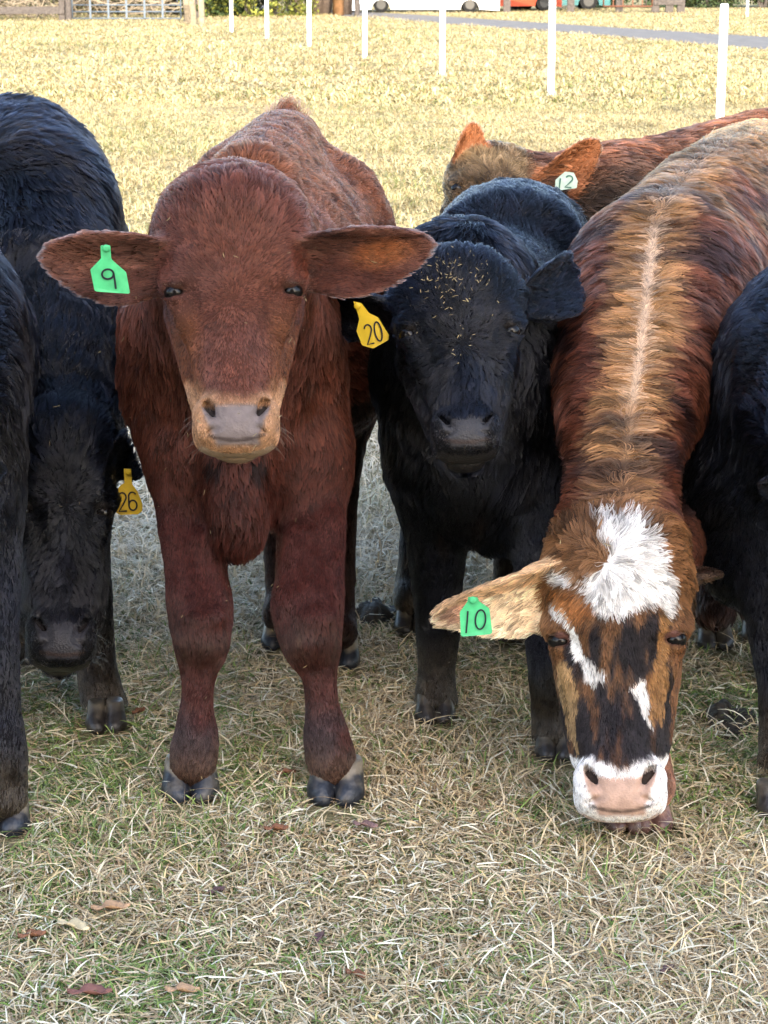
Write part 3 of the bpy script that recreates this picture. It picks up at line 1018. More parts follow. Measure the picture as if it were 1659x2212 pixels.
def black_calf():
    H = Head(P(985, 520, 3.76), P(1011, 955, 3.50), right=(1, .02, 0.03))
    pr = head_prims(H, 1.06, mz=.95)
    up = A([0, 0, 1.])
    d_dn = A([0, .2, -1.]); d_bk = A([0, 1, -.2])
    pr += chain([(995, 620, 3.98, 150), (1010, 760, 4.08, 185)], k=.06, hd=d_dn, hl=.035)
    pr += chain([(925, 820, 4.05, 90), (925, 960, 4.05, 95), (945, 1060, 4.05, 85)], k=.07, hd=d_dn, hl=.035)
    pr += chain([(1120, 800, 4.05, 100), (1130, 960, 4.05, 100), (1130, 1060, 4.05, 88)], k=.07, hd=d_dn, hl=.035)
    pr += chain([(1020, 820, 4.0, 150), (1035, 1000, 3.98, 135), (1070, 1120, 3.98, 72)], k=.06, hd=d_dn, hl=.045)
    pr += chain([(1030, 760, 4.10, 185), (1072, 720, 4.45, 188), (1100, 690, 4.80, 190), (1105, 670, 5.0, 170)], k=.08, n=up, st=1.22, hd=d_bk, hl=.03)
    pr += chain([(1100, 535, 4.6, 125), (1108, 520, 4.8, 125), (1108, 530, 5.0, 110)], k=.07, n=A([1., 0, 0]), st=1.25, hd=d_bk, hl=.03)
    fl = dict(k=.035, hl=.014, lift=.25)
    pr += chain([(940, 1040, 4.03, 88), (944, 1180, 4.03, 64), (945, 1290, 4.02, 50), (946, 1350, 4.02, 46), (944, 1440, 4.01, 38), (942, 1480, 4.0, 40), (942, 1515, 3.99, 46)], **fl)
    pr += chain([(1150, 1040, 4.0, 86), (1165, 1180, 3.92, 62), (1178, 1330, 3.86, 50), (1186, 1440, 3.80, 44), (1191, 1540, 3.80, 41), (1195, 1582, 3.79, 46)], **fl)
    hlg = dict(k=.04, hl=.018, lift=.3)
    for u0, gu, gv in ((1000, 890, 1366), (1160, 1100, 1380)):
        g = G(gu, gv)
        top = P(u0, 680, 4.95)
        pr += chain([(top, .14), (A([top[0], 4.95, .55]), .08), (A([g[0] * .7 + top[0] * .3, g[1] + .20, .36]), .045), (A([g[0], g[1] + .08, .12]), .034), (A([g[0], g[1] + .030, .078]), .043)], **hlg)
    eL = Ear(H.w(-.27, .25, -.22), P(690, 648, 3.86), A([.1, -1, -.35]), .058, hl=.022, reg=2, lift=.4)
    eR = Ear(H.w(.27, .22, -.25), P(1272, 580, 3.98), A([-.3, -1, -.1]), .060, hl=.032, reg=2, lift=.4)
    pr += [eL, eR]
    hoofs = [(G(940, 1558)[:2], .080, .05, 1), (G(1200, 1636)[:2], .080, -.05, 1), (G(890, 1366)[:2], .08, 0, 1), (G(1100, 1380)[:2], .08, 0, 1)]
    b, dat = build_calf('calf', 'black calf looking at the camera with a yellow ear tag number 20', pr, H, black_paint(A([.036, .034, .036]), wf=1.06, mz=.95), NH[1], hoofs=hoofs,
                        hm=M_HAIR_BLACK, whorl=(0.01, .50), wf=1.06, clump=.016, shv=1.6, hrad=.0007)
    ear_tag(b, [(763, 651), (774, 680), (776, 690), (770, 715), (782, 746), (806, 753), (839, 735), (840, 724), (817, 686), (797, 676), (781, 655)],
            [('2', 797, 722, 15, 42, 12), ('0', 817, 716, 15, 42, 12)], 3.72, M_TAG_Y, 3.4)
    flecks(b, dat, lambda v, L, n: (np.exp(-((L[:, 0] + .02) / .11) ** 2 - ((L[:, 1] - .20) / .13) ** 2) + .8 * np.exp(-(L[:, 0] / .04) ** 2 - ((L[:, 1] - .5) / .06) ** 2)) * (n[:, 1] < .3) * (L[:, 2] > -.3), 130, ln=(.003, .010))

# ------------------------------------------------------------------ brindle calf with green tag 10, head down
WHITE_A = [(1281, 1106), (1311, 1101), (1357, 1106), (1384, 1124), (1426, 1160), (1442, 1220), (1465, 1261), (1467, 1307), (1455, 1332), (1439, 1330), (1435, 1312), (1380, 1312), (1329, 1339), (1288, 1321), (1265, 1275), (1238, 1257), (1192, 1248), (1185, 1218), (1210, 1220), (1265, 1252), (1302, 1225), (1318, 1211), (1311, 1179), (1302, 1147), (1284, 1119)]
WHITE_B = [(1180, 1298), (1210, 1310), (1238, 1367), (1256, 1413), (1288, 1445), (1313, 1463), (1302, 1477), (1270, 1481), (1254, 1454), (1233, 1422), (1219, 1358), (1192, 1318)]
WHITE_C = [(1361, 1488), (1375, 1481), (1396, 1468), (1398, 1518), (1407, 1578), (1394, 1564), (1380, 1518)]
def brindle_calf():
    H = Head(P(1328, 1118, 3.42), P(1341, 1768, 3.22), right=(1, -.12, 0))
    pr = head_prims(H, .90, mz=.97, jaw=.80)
    up = A([0, 0, 1.])
    along = unit(P(1400, 480, 4.15) - P(1335, 1100, 3.5))
    nk = dict(hl=.050, lift=.30, reg=3)
    pr += chain([(1338, 1150, 3.56, 112), (1345, 1010, 3.66, 112), (1358, 880, 3.82, 125)], k=.07, hd=along, **nk)
    pr += chain([(1358, 880, 3.82, 125), (1395, 760, 3.98, 170), (1430, 660, 4.20, 190)], k=.08, hd=along, **nk)
    pr += chain([(1300, 900, 3.98, 100), (1300, 760, 4.05, 112), (1370, 600, 4.25, 110)], k=.08, hd=A([-.3, .3, -1]), **nk)
    pr += chain([(1460, 900, 4.0, 120), (1490, 760, 4.10, 130)], k=.08, hd=A([.3, .3, -1]), **nk)
    bd = dict(hl=.048, lift=.4)
    pr += chain([(1440, 690, 4.20, 195), (1510, 640, 4.55, 215), (1590, 590, 5.0, 215), (1630, 540, 5.35, 190)], k=.09, n=up, st=1.25, hd=A([.15, 1, -.1]), **bd)
    pr += chain([(1425, 520, 4.22, 60), (1520, 440, 4.6, 90), (1600, 380, 5.0, 90), (1640, 355, 5.4, 80)], k=.08, hd=A([.15, 1, .05]), **bd)
    pr += chain([(1345, 540, 4.24, 62), (1285, 700, 4.10, 70)], k=.045, hd=along, **nk) + chain([(1490, 540, 4.28, 66), (1545, 690, 4.16, 76)], k=.045, hd=along, **nk)
    # brisket and forelegs behind the head
    pr += chain([(1390, 1000, 4.05, 150), (1400, 1150, 4.0, 80)], k=.06, hd=-up, hl=.04)
    for gu, gv, su in ((1350, 1800, 1330), (1406, 1797, 1470)):
        g = G(gu, gv)
        t = P(su, 1000, 4.1)
        pr += chain([(t, .085), (A([t[0], 3.98, .52]), .065), (A([g[0] * .6 + t[0] * .4, 3.70, .34]), .046), (A([g[0], g[1] + .20, .22]), .034), (A([g[0], g[1] + .07, .12]), .036), (A([g[0], g[1] + .030, .078]), .043)], k=.03, hl=.014)
    for gu, gv, su in ((1545, 1400, 1520), (1640, 1385, 1690)):
        g = G(gu, gv)
        t = P(su, 620, 5.2)
        pr += chain([(t, .16), (A([t[0], 5.1, .55]), .09), (A([g[0] * .7 + t[0] * .3, g[1] + .25, .36]), .048), (A([g[0], g[1] + .09, .13]), .040), (A([g[0], g[1] + .030, .078]), .044)], k=.04, hl=.03, reg=4)
    t0 = P(1650, 420, 5.62)
    pr += chain([(t0, .025), (t0 + A([.02, .10, -.35]), .02), (t0 + A([.02, .08, -.65]), .03)], k=.02, hl=.05, hd=-up)
    eL = Ear(H.w(-.235, .20, -.20), P(958, 1354, 3.38), A([.15, -1, -.30]), 86 * MPP(P(958, 1354, 3.38)), cup=.6, wd=[.8, .9, 1, 1, .88, .68, .48, .3, .02], hl=.022, reg=2, lift=.25)
    eR = Ear(H.w(.235, .22, -.26), P(1535, 1270, 3.74), A([.4, -1, -.2]), .050, hl=.022, reg=2, lift=.3)
    pr += [eL, eR]
    def to_px(v):
        q = v - CAMP
        dep = q[:, 1] * CP - q[:, 2] * SP
        return IMG_W / 2 + F_PX * q[:, 0] / dep, IMG_H / 2 - F_PX * (q[:, 1] * SP + q[:, 2] * CP) / dep
    # spine of the neck as a curve in space (taken once from the picture, then followed along the body)
    sp_u = A([1340, 1350, 1365, 1375, 1385, 1400, 1415, 1440, 1520, 1600, 1650.])
    sp_v = A([1100, 1000, 880, 815, 750, 600, 480, 425, 345, 300, 275.])
    def spine_x(v):
        u_, vv = to_px(v)
        s = np.interp(vv, sp_v[::-1], sp_u[::-1])
        return (u_ - s), vv
    def flow(v, n, L, hd, reg):
        dx, vv = spine_x(v)
        m = ((reg > 2.2) | (reg < .4)) * (reg < 3.5) * (v[:, 2] > .42) * sstep(4.95, 4.35, v[:, 1])
        side = np.sign(dx) * sstep(0, 8, np.abs(dx))
        f = A([1., 0, 0]) * side[:, None] + along[None, :] * (.42 * (1 - sstep(40, 170, np.abs(dx))))[:, None] + A([0, 0, -1.]) * (.30 + .5 * sstep(60, 150, np.abs(dx)))[:, None]
        f = unit(f)
        mm = np.clip(m * 1.0, 0, 1)
        return unit(hd * (1 - mm[:, None]) + f * mm[:, None])
    def paint(v, n, L, reg, hl):
        N = len(v)
        z = v[:, 2]
        dx, vv = spine_x(v)
        adx = np.abs(dx)
        red = A([.125, .042, .024]); dark = A([.020, .013, .015]); tan = A([.40, .205, .080])
        col = np.tile(red, (N, 1))
        q = np.stack([v[:, 0] * 5, v[:, 1] * 16, v[:, 2] * 22], 1)
        st = fbm(q, 51, 3)
        col = mix(col, dark, sstep(-.12, .5, st) * .88)
        col = mix(col, A([.095, .042, .036]), sstep(0, .8, fbm(v * 4, 52)) * .5)
        # tan hair either side of the spine
        onneck = ((reg > 2.2) | (reg < .4)) & (reg < 3.6) & (v[:, 1] < 4.7)
        tn = (1 - sstep(22, 75, adx + 22 * vnoise(q * .7, 53))) * onneck
        col = mix(col, tan, tn * (.85 - .70 * sstep(-.1, .5, st)))
        ln = (1 - sstep(6, 15, adx + 2.5 * vnoise(v * 40, 54))) * onneck * sstep(1080, 900, vv) * (n[:, 1] < .5)
        strong = sstep(900, 840, vv) * sstep(470, 500, vv)
        col = mix(col, A([.52, .36, .24]), ln * (.25 + .65 * strong))
        # withers tan, rump golden
        wi = sstep(520, 450, vv) * (v[:, 1] < 5.1)
        col = mix(col, A([.20, .095, .038]), wi * .7 * sstep(-.5, .4, fbm(v * 9, 57)))
        rp = sstep(4.65, 5.1, v[:, 1] + .06 * vnoise(v * 9, 55)) * sstep(.6, .9, z)
        col = mix(col, A([.46, .23, .075]), rp)
        col = mix(col, A([.58, .42, .22]), rp * sstep(.3, .7, vnoise(v * 5, 56)) * .5)
        # face pattern
        isf = (reg > .4) & (reg < 1.5)
        x, y = L[:, 0], L[:, 1]
        U = 1334 + x * 690 + 7 * vnoise(v * 90, 61) + 4 * vnoise(v * 200, 62)
        V = 1114 + y * 671 + 9 * vnoise(v * 80, 63) + 4 * vnoise(v * 200, 64)
        fc = np.tile(A([.20, .095, .042]), (N, 1))
        bs = fbm(np.stack([x * 26, y * 7, L[:, 2] * 8], 1), 65, 3)
        mid = sstep(1300, 1345, V) * (V < 1700)
        fc = mix(fc, A([.020, .016, .018]), mid * sstep(-.35, .25, bs + .55 * sstep(1440, 1600, V) - .9 * sstep(.17, .22, np.abs(x)) * (V < 1560)))
        fc = mix(fc, A([.12, .050, .022]), mid * sstep(.1, .6, -bs) * .7)
        lft = inpoly(U, V, [(1184, 1262), (1240, 1275), (1290, 1322), (1262, 1350), (1238, 1352), (1205, 1300), (1184, 1290)])
        fc = mix(fc, A([.34, .135, .045]), lft * .9)
        ck = inpoly(U, V, [(1190, 1430), (1225, 1440), (1242, 1500), (1236, 1600), (1240, 1640), (1215, 1580), (1195, 1500)])
        fc = mix(fc, A([.42, .26, .12]), ck * .85)
        ck2 = inpoly(U, V, [(1430, 1330), (1455, 1335), (1452, 1420), (1446, 1500), (1432, 1575), (1404, 1560), (1402, 1500), (1425, 1420)])
        fc = mix(fc, A([.33, .165, .06]), ck2 * .8)
        fc = mix(fc, A([.03, .022, .02]), ((np.abs(x) > .20) & (V > 1400) & (V < 1640)) * sstep(-.2, .5, bs) * .7)
        wh = inpoly(U, V, WHITE_A) | inpoly(U, V, WHITE_B) | inpoly(U, V, WHITE_C)
        wh = wh & (L[:, 2] > -.32)
        fc = mix(fc, A([.74, .70, .66]), wh * 1.0)
        edge = 1640 + 28 * np.exp(-(x / .08) ** 2)
        fc = mix(fc, A([.78, .73, .69]), sstep(edge - 5, edge + 8, V))
        fc = mix(fc, A([.03, .02, .02]), (sstep(edge + 8, edge + 18, V)) * (vnoise(v * 330, 66) > .62) * .55)
        col = np.where(isf[:, None], fc, col)
        # ears
        for e in (eL, eR):
            ex, ey, ez = e.loc(v[:, 0], v[:, 1], v[:, 2])
            m = (reg > 1.5) & (reg < 2.5) & (np.abs(ex / e.L - .5) < .65) & (np.abs(ey) < e.W * 1.3) & (np.abs(ez) < .08)
            t = ex / e.L
            ec = np.tile(A([.74, .56, .36]), (N, 1)) if e is eL else np.tile(A([.10, .06, .04]), (N, 1))
            if e is eL:
                top = sstep(-.3, .6, -ey / e.W * np.sign(e.R[1][2] * -1) * -1)
                ec = mix(ec, A([.50, .27, .12]), (v[:, 2] - (e.b[2] + (ex * e.R[0][2])) > .018) * .7)
                ec = mix(ec, A([.42, .20, .13]), (np.sqrt(((t - .72) / .2) ** 2 + (ey / e.W / .3) ** 2) < 1) * .8)
            col = np.where(m[:, None], ec, col)
        lgm = (v[:, 1] < 4.0) & (z < .3) & ~isf
        col = mix(col, A([.30, .14, .085]), lgm * .8)
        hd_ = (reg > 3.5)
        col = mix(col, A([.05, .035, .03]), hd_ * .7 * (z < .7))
        hl = hl * (1 - .72 * ln * strong)
        hl = hl + .022 * (1 - sstep(.02, .36, y)) * isf + .004 * isf
        dens = np.ones(N) * np.where(onneck, 1.35, 1.0)
        dens = dens * (1 - .45 * ln * strong)
        col, hl, dens = nose(L, col, hl, dens, A([.42, .27, .20]), A([.78, .73, .69]), A([.50, .33, .27]), rim=.80, ringw=.0, padtop=.86)
        return (*eye_rim(L, col, hl, dens, .90, A([.11, .05, .04])),)
    hoofs = [(G(1350, 1792)[:2], .070, 0, 2, .7), (G(1406, 1790)[:2], .074, 0, 2, .7), (G(1545, 1400)[:2], .08, 0, 1), (G(1640, 1385)[:2], .08, 0, 1)]
    b, dat = build_calf('calf', 'shaggy brindle calf with white blaze, head lowered, green ear tag number 10', pr, H, paint, NH[2], hoofs=hoofs,
                        whorl=(-.03, .155), wf=.90, flow=flow, hrad=.00056, clump=.012, shv=1.5)
    ear_tag(b, [(1011, 1289), (1009, 1300), (993, 1323), (996, 1371), (999, 1376), (1059, 1370), (1064, 1366), (1057, 1314), (1034, 1298), (1031, 1290)],
            [('1', 1009, 1344, 4, 48, -4), ('0', 1038, 1338, 22, 42, -4)], 3.30, M_TAG_G, 3.4)
    flecks(b, dat, lambda v, L, n: (n[:, 1] < .2) * (v[:, 2] > .5) * 1.0, 50, ln=(.008, .022))

# ------------------------------------------------------------------ brown calf with pale tag 12 behind
def far_calf():
    H = Head(P(1092, 296, 5.62), P(1052, 560, 5.28), right=(1, .28, -.05))
    pr = head_prims(H, 1.02)
    up = A([0, 0, 1.])
    pr += chain([(1130, 400, 5.66, 62), (1250, 420, 5.70, 90), (1330, 430, 5.75, 105)], k=.07, hd=A([1, .2, 0]), hl=.04)
    pr += chain([(1310, 505, 5.76, 150), (1500, 480, 5.95, 172), (1700, 440, 6.15, 178), (1850, 420, 6.3, 160)], k=.08, n=up, st=1.15, hd=A([1, .15, -.15]), hl=.035)
    pr += chain([(1330, 400, 5.78, 50), (1500, 372, 5.95, 56), (1700, 325, 6.15, 58), (1850, 310, 6.3, 60)], k=.08, hd=A([1, .15, 0]), hl=.035)
    for u, Y in ((1330, 5.70), (1400, 5.95), (1780, 6.1), (1840, 6.35)):
        t = P(u, 600, Y)
        pr += chain([(t, .12), (A([t[0], Y, .55]), .07), (A([t[0], Y, .36]), .045), (A([t[0], Y, .12]), .034), (A([t[0], Y, .085]), .036)], k=.04, hl=.014)
    eL = Ear(H.w(-.22, .16, -.22), P(1031, 272, 5.58), A([.4, -.9, .1]), .046, hl=.014, reg=2, lift=.3)
    eR = Ear(H.w(.24, .20, -.25), P(1294, 315, 5.54), A([.1, -1, -.2]), .060, hl=.014, reg=2, lift=.3)
    pr += [eL, eR]
    def paint(v, n, L, reg, hl):
        N = len(v)
        col = np.tile(A([.10, .060, .030]), (N, 1))
        col = mix(col, A([.28, .105, .045]), (reg > 1.5) * 1.0)
        isf = (reg > .4) & (reg < 1.5)
        col = mix(col, A([.16, .075, .038]), sstep(.12, .2, L[:, 0]) * isf * .8)
        bd = (reg < .4)
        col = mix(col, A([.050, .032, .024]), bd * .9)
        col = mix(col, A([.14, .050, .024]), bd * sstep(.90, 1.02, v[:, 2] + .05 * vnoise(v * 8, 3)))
        col = mix(col, A([.030, .022, .020]), sstep(.1, .7, fbm(v * A([6, 6, 9.]), 44)) * .55 * bd)
        col = mix(col, A([.22, .15, .08]), isf * sstep(.45, .15, L[:, 1]) * sstep(-.3, .5, fbm(v * 14, 45)) * .7)
        hl = hl + .014 * isf
        return col, hl, np.ones(N)
    g = [(p[0], p[1]) for p in (P(1330, 600, 5.70), P(1400, 600, 5.95), P(1780, 600, 6.1), P(1840, 600, 6.35))]
    hoofs = [(A([x, y - .02]), .08, 0, 1) for x, y in g]
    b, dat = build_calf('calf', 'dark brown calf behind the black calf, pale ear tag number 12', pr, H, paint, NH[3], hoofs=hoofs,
                        fine=.007, coarse=.018, hrad=.0010, whorl=(0, .45), wf=1.02, xlim=(-9, 1.6), clump=.022, shv=1.8)
    ear_tag(b, [(1200, 389), (1220, 371), (1239, 373), (1248, 391), (1246, 406), (1200, 412)][::-1],
            [('1', 1209, 398, 4, 26, -6), ('2', 1229, 392, 14, 25, -6)], 5.50, M_TAG_W, 3.0, ink=M_TAG_INK12)
M_TAG_INK12 = mat('faded green ink', (.06, .16, .12), .6, .2)

# ------------------------------------------------------------------ grazing black calf with yellow tag 26
def grazing_calf():
    H = Head(P(142, 868, 3.86), P(134, 1422, 3.60), right=(1, .25, .05))
    pr = head_prims(H, .70, mz=.80, jaw=.72)
    up = A([0, 0, 1.])
    d = A([-.2, .8, -.5]); dn = A([.5, 0, -1.])
    pr += chain([(140, 940, 4.0, 100), (120, 830, 4.15, 150), (90, 700, 4.35, 190)], k=.07, hd=A([-.1, .5, .4]), hl=.04, lift=.3)
    pr += chain([(80, 620, 4.45, 190), (45, 560, 4.75, 225), (20, 540, 5.05, 205)], k=.09, n=up, st=1.22, hd=dn, hl=.045, lift=.25)
    pr += chain([(60, 420, 4.55, 130), (30, 345, 4.85, 120), (10, 345, 5.05, 100)], k=.08, n=A([1., 0, 0]), st=1.25, hd=A([.8, .5, -.4]), hl=.045)
    pr += chain([(175, 780, 4.25, 88), (180, 950, 4.15, 68), (188, 1080, 4.12, 46)], k=.06, hd=-up, hl=.025)
    pr += chain([(40, 800, 4.3, 150), (80, 1000, 4.2, 110)], k=.06, hd=-up, hl=.03)
    fl = dict(k=.03, hl=.013, lift=.22)
    pr += chain([(188, 1080, 4.12, 46), (196, 1200, 4.08, 40), (198, 1290, 4.06, 42), (202, 1370, 4.05, 42), (208, 1440, 4.02, 42), (218, 1492, 3.99, 44), (226, 1540, 3.975, 52)], **fl)
    t = P(30, 1050, 4.25)
    g2 = G(-90, 1600)
    pr += chain([(t, .07), (A([g2[0] * .6 + t[0] * .4, 4.12, .38]), .045), (A([g2[0], g2[1] + .12, .2]), .034), (A([g2[0], g2[1] + .03, .06]), .038)], **fl)
    for gu, gv in ((55, 1490), (-140, 1480)):
        g = G(gu, gv - 60)
        tt = P(gu - 20, 700, 5.0)
        pr += chain([(tt, .14), (A([tt[0], 5.0, .55]), .08), (A([g[0], g[1] + .2, .36]), .045), (A([g[0], g[1] + .07, .12]), .034), (A([g[0], g[1] + .030, .078]), .043)], k=.04, hl=.015)
    eR = Ear(H.w(.16, .20, -.22), P(290, 955, 3.98), A([-.1, -1, -.4]), .055, hl=.022, reg=2, lift=.35)
    eL = Ear(H.w(-.16, .20, -.22), P(20, 990, 3.98), A([.1, -1, -.4]), .055, hl=.022, reg=2, lift=.35)
    pr += [eL, eR]
    hoofs = [(G(230, 1576)[:2], .080, .12, 1), (g2[:2], .088, 0, 1), (G(55, 1430)[:2], .08, 0, 1), (G(-140, 1420)[:2], .08, 0, 1)]
    b, dat = build_calf('calf', 'black calf at the left, muzzle down, yellow ear tag number 26', pr, H, black_paint(A([.028, .026, .029]), wf=.70, mz=.80), NH[4], hoofs=hoofs,
                        hm=M_HAIR_BLACK, whorl=(0, .40), wf=.70, clump=.018, shv=1.6, hrad=.0008)
    ear_tag(b, [(269, 1012), (270, 1043), (262, 1047), (241, 1071), (240, 1088), (250, 1107), (258, 1112), (297, 1112), (306, 1105), (307, 1090), (297, 1062), (286, 1046), (285, 1013)],
            [('2', 264, 1084, 17, 40, 2), ('6', 286, 1083, 17, 40, 2)], 3.90, M_TAG_Y, 3.6)
    flecks(b, dat, lambda v, L, n: (np.exp(-(L[:, 0] / .12) ** 2 - ((L[:, 1] - .2) / .12) ** 2) + .1) * (n[:, 1] < .1), 40)

# ------------------------------------------------------------------ two black calves cut by the frame
def edge_calf(side):
    up = A([0, 0, 1.])
    if side < 0:
        c = -205; Y0 = 3.62
        H = Head(P(c - 90, 780, 3.20), P(c - 120, 1350, 3.05))
        pr = head_prims(H, 1.0)
        pr += chain([(c, 860, 3.42, 150), (c, 700, 3.72, 210)], k=.07, hd=A([0, 1, 0.]), hl=.035)
        pr += chain([(c + 20, 760, 3.75, 235), (c + 25, 800, 4.15, 262), (c - 40, 760, 4.55, 240)], k=.09, n=up, st=1.22, hd=A([.45, .1, -1]), hl=.032)
        pr += chain([(c + 60, 900, 3.62, 190), (c + 75, 1060, 3.60, 150)], k=.08, hd=A([.4, 0, -1]), hl=.035)
        pr += chain([(-60, 1000, 3.60, 120), (-30, 1180, 3.58, 78), (-10, 1320, 3.52, 52), (-2, 1430, 3.47, 44), (2, 1530, 3.45, 42), (5, 1620, 3.42, 52), (5, 1690, 3.42, 50), (5, 1724, 3.41, 54)], k=.035, hl=.013, lift=.22)
        g = G(4, 1795)
        legs = [(G(-330, 1790), P(-330, 1000, 3.6)), (G(-60, 1560), P(-90, 900, 4.4)), (G(-330, 1560), P(-330, 900, 4.4))]
        lab = 'black calf cut off by the left edge, in front of calf 26'
        hoofs = [(g[:2], .100, .0, 0)]
        xl = (-1.35, 9)
    else:
        c = 1800; Y0 = 3.75
        H = Head(P(c + 150, 820, 3.30), P(c + 170, 1400, 3.15))
        pr = head_prims(H, 1.0)
        pr += chain([(c + 10, 900, 3.52, 140), (c + 10, 780, 3.80, 210)], k=.07, hd=A([0, 1, 0.]), hl=.035)
        pr += chain([(c + 5, 860, 3.84, 262), (c - 70, 960, 4.10, 270), (c + 30, 900, 4.60, 240)], k=.09, n=up, st=1.16, hd=A([-.6, -.1, -.8]), hl=.030)
        pr += chain([(1614, 1060, 3.90, 157), (1632, 1190, 3.86, 127)], k=.08, hd=A([-.6, 0, -.8]), hl=.030)
        pr += chain([(1705, 1100, 3.82, 125), (1694, 1290, 3.76, 88), (1688, 1400, 3.72, 64), (1688, 1480, 3.68, 50), (1686, 1560, 3.66, 46), (1684, 1640, 3.62, 46), (1682, 1665, 3.62, 46), (1684, 1722, 3.595, 54)], k=.035, hl=.013, lift=.22)
        g = G(1684, 1760)
        legs = [(G(1950, 1755), P(1920, 1000, 3.8)), (G(1720, 1500), P(1730, 900, 4.5)), (G(1960, 1500), P(1930, 900, 4.5))]
        lab = 'bluish black calf cut off by the right edge, beside the brindle calf'
        hoofs = [(g[:2], .084, .1, 1)]
        xl = (-9, 1.35)
    for gg, tt in legs:
        pr += chain([(tt, .12), (A([gg[0] * .3 + tt[0] * .7, gg[1] + .15, .52]), .075), (A([gg[0], gg[1] + .12, .35]), .045), (A([gg[0], gg[1] + .08, .14]), .036), (A([gg[0], gg[1] + .030, .078]), .044)], k=.035, hl=.014)
        hoofs.append((gg[:2], .09, 0, 0))
    pr += [Ear(H.w(-.24, .25, -.2), H.w(-.45, .42, -.45), A([0, -1, -.2]), .05, hl=.02, reg=2),
           Ear(H.w(.24, .25, -.2), H.w(.45, .42, -.45), A([0, -1, -.2]), .05, hl=.02, reg=2)]
    build_calf('calf', lab, pr, H, black_paint(A([.12, .11, .11]), tint=(.009, .0098, .016), brown=.1 if side < 0 else .25), NH[5] if side < 0 else NH[6], hoofs=hoofs, hm=M_HAIR_BLACK,
               xlim=xl, fine=.008, coarse=.015, whorl=(0, .45), clump=.018, shv=1.6, hrad=.0008)

import os
TEST = os.environ.get('CALF_TEST', '')
NH = [int(k * (.25 if 'q' in TEST else 1)) for k in (330000, 230000, 360000, 70000, 200000, 95000, 125000)]
red_calf()
black_calf()
brindle_calf()
far_calf()
grazing_calf()
edge_calf(-1)
edge_calf(1)
# ------------------------------------------------------------------ ground
def ground_mat():
    m = mat('pasture soil and thatch', (.2, .16, .1), .95, .05)
    t = m.node_tree
    b = t.nodes['Principled BSDF']
    tc = t.nodes.new('ShaderNodeTexCoord')
    def nz(scale, det=6, stretch=None):
        n = t.nodes.new('ShaderNodeTexNoise')
        n.inputs['Scale'].default_value = scale
        n.inputs['Detail'].default_value = det
        n.inputs['Roughness'].default_value = .65
        if stretch:
            mp = t.nodes.new('ShaderNodeMapping')
            mp.inputs['Scale'].default_value = stretch
            t.links.new(tc.outputs['Object'], mp.inputs['Vector'])
            t.links.new(mp.outputs[0], n.inputs['Vector'])
        else:
            t.links.new(tc.outputs['Object'], n.inputs['Vector'])
        return n
    fine = nz(14, 8)
    r = t.nodes.new('ShaderNodeValToRGB')
    r.color_ramp.elements[0].position = .30; r.color_ramp.elements[0].color = (.07, .055, .03, 1)
    r.color_ramp.elements[1].position = .62; r.color_ramp.elements[1].color = (.30, .25, .14, 1)
    t.links.new(fine.outputs['Fac'], r.inputs['Fac'])
    big = nz(.5, 5)
    r2 = t.nodes.new('ShaderNodeValToRGB')
    r2.color_ramp.elements[0].position = .42; r2.color_ramp.elements[0].color = (0, 0, 0, 1)
    r2.color_ramp.elements[1].position = .62; r2.color_ramp.elements[1].color = (1, 1, 1, 1)
    t.links.new(big.outputs['Fac'], r2.inputs['Fac'])
    mx = t.nodes.new('ShaderNodeMix'); mx.data_type = 'RGBA'; mx.blend_type = 'MIX'
    mr = t.nodes.new('ShaderNodeMath'); mr.operation = 'MULTIPLY'; mr.inputs[1].default_value = .35
    t.links.new(r2.outputs[0], mr.inputs[0])
    t.links.new(mr.outputs[0], mx.inputs['Factor'])
    t.links.new(r.outputs[0], mx.inputs['A'])
    mx.inputs['B'].default_value = (.20, .20, .07, 1)
    t.links.new(mx.outputs['Result'], b.inputs['Base Color'])
    bp = t.nodes.new('ShaderNodeBump'); bp.inputs['Strength'].default_value = .6; bp.inputs['Distance'].default_value = .03
    t.links.new(fine.outputs['Fac'], bp.inputs['Height'])
    t.links.new(bp.outputs[0], b.inputs['Normal'])
    return m

def road_pts():
    up = [(829, 27), (1179, 50), (1549, 75), (1659, 80)]
    lo = [(829, 37), (964, 52), (1179, 67), (1549, 100), (1659, 107)]
    return [G(*p) for p in up], [G(*p) for p in lo]

S = 600
mesh_obj('ground', [(-S, -80, 0), (S, -80, 0), (S, 900, 0), (-S, 900, 0)], [(0, 1, 2, 3)], ground_mat())['kind'] = 'structure'

# road: a gravel lane that crosses the back of the field
def lane():
    up, lo = road_pts()
    du = unit(up[-1] - up[1]); dl = unit(lo[-1] - lo[1])
    A_, B_ = up[1], up[-1]
    C_, D_ = lo[1], lo[-1]
    ts = np.linspace(-60, 90, 60)
    V = []
    for t in ts:
        p = A_ + du * t + A([0, .25 * vnoise(A([[t * .3, 0, 0]]), 3)[0], 0]); q = C_ + dl * t + A([0, .25 * vnoise(A([[t * .3, 5, 0]]), 4)[0], 0])
        V += [(*p[:2], .004), (*q[:2], .004)]
    Fc = [(2 * i, 2 * i + 1, 2 * i + 3, 2 * i + 2) for i in range(len(ts) - 1)]
    o = mesh_obj('road', V, Fc, mat('gravel lane', (.13, .122, .115), .9, .1, noise=(3, .25)))
    o['kind'] = 'structure'
lane()

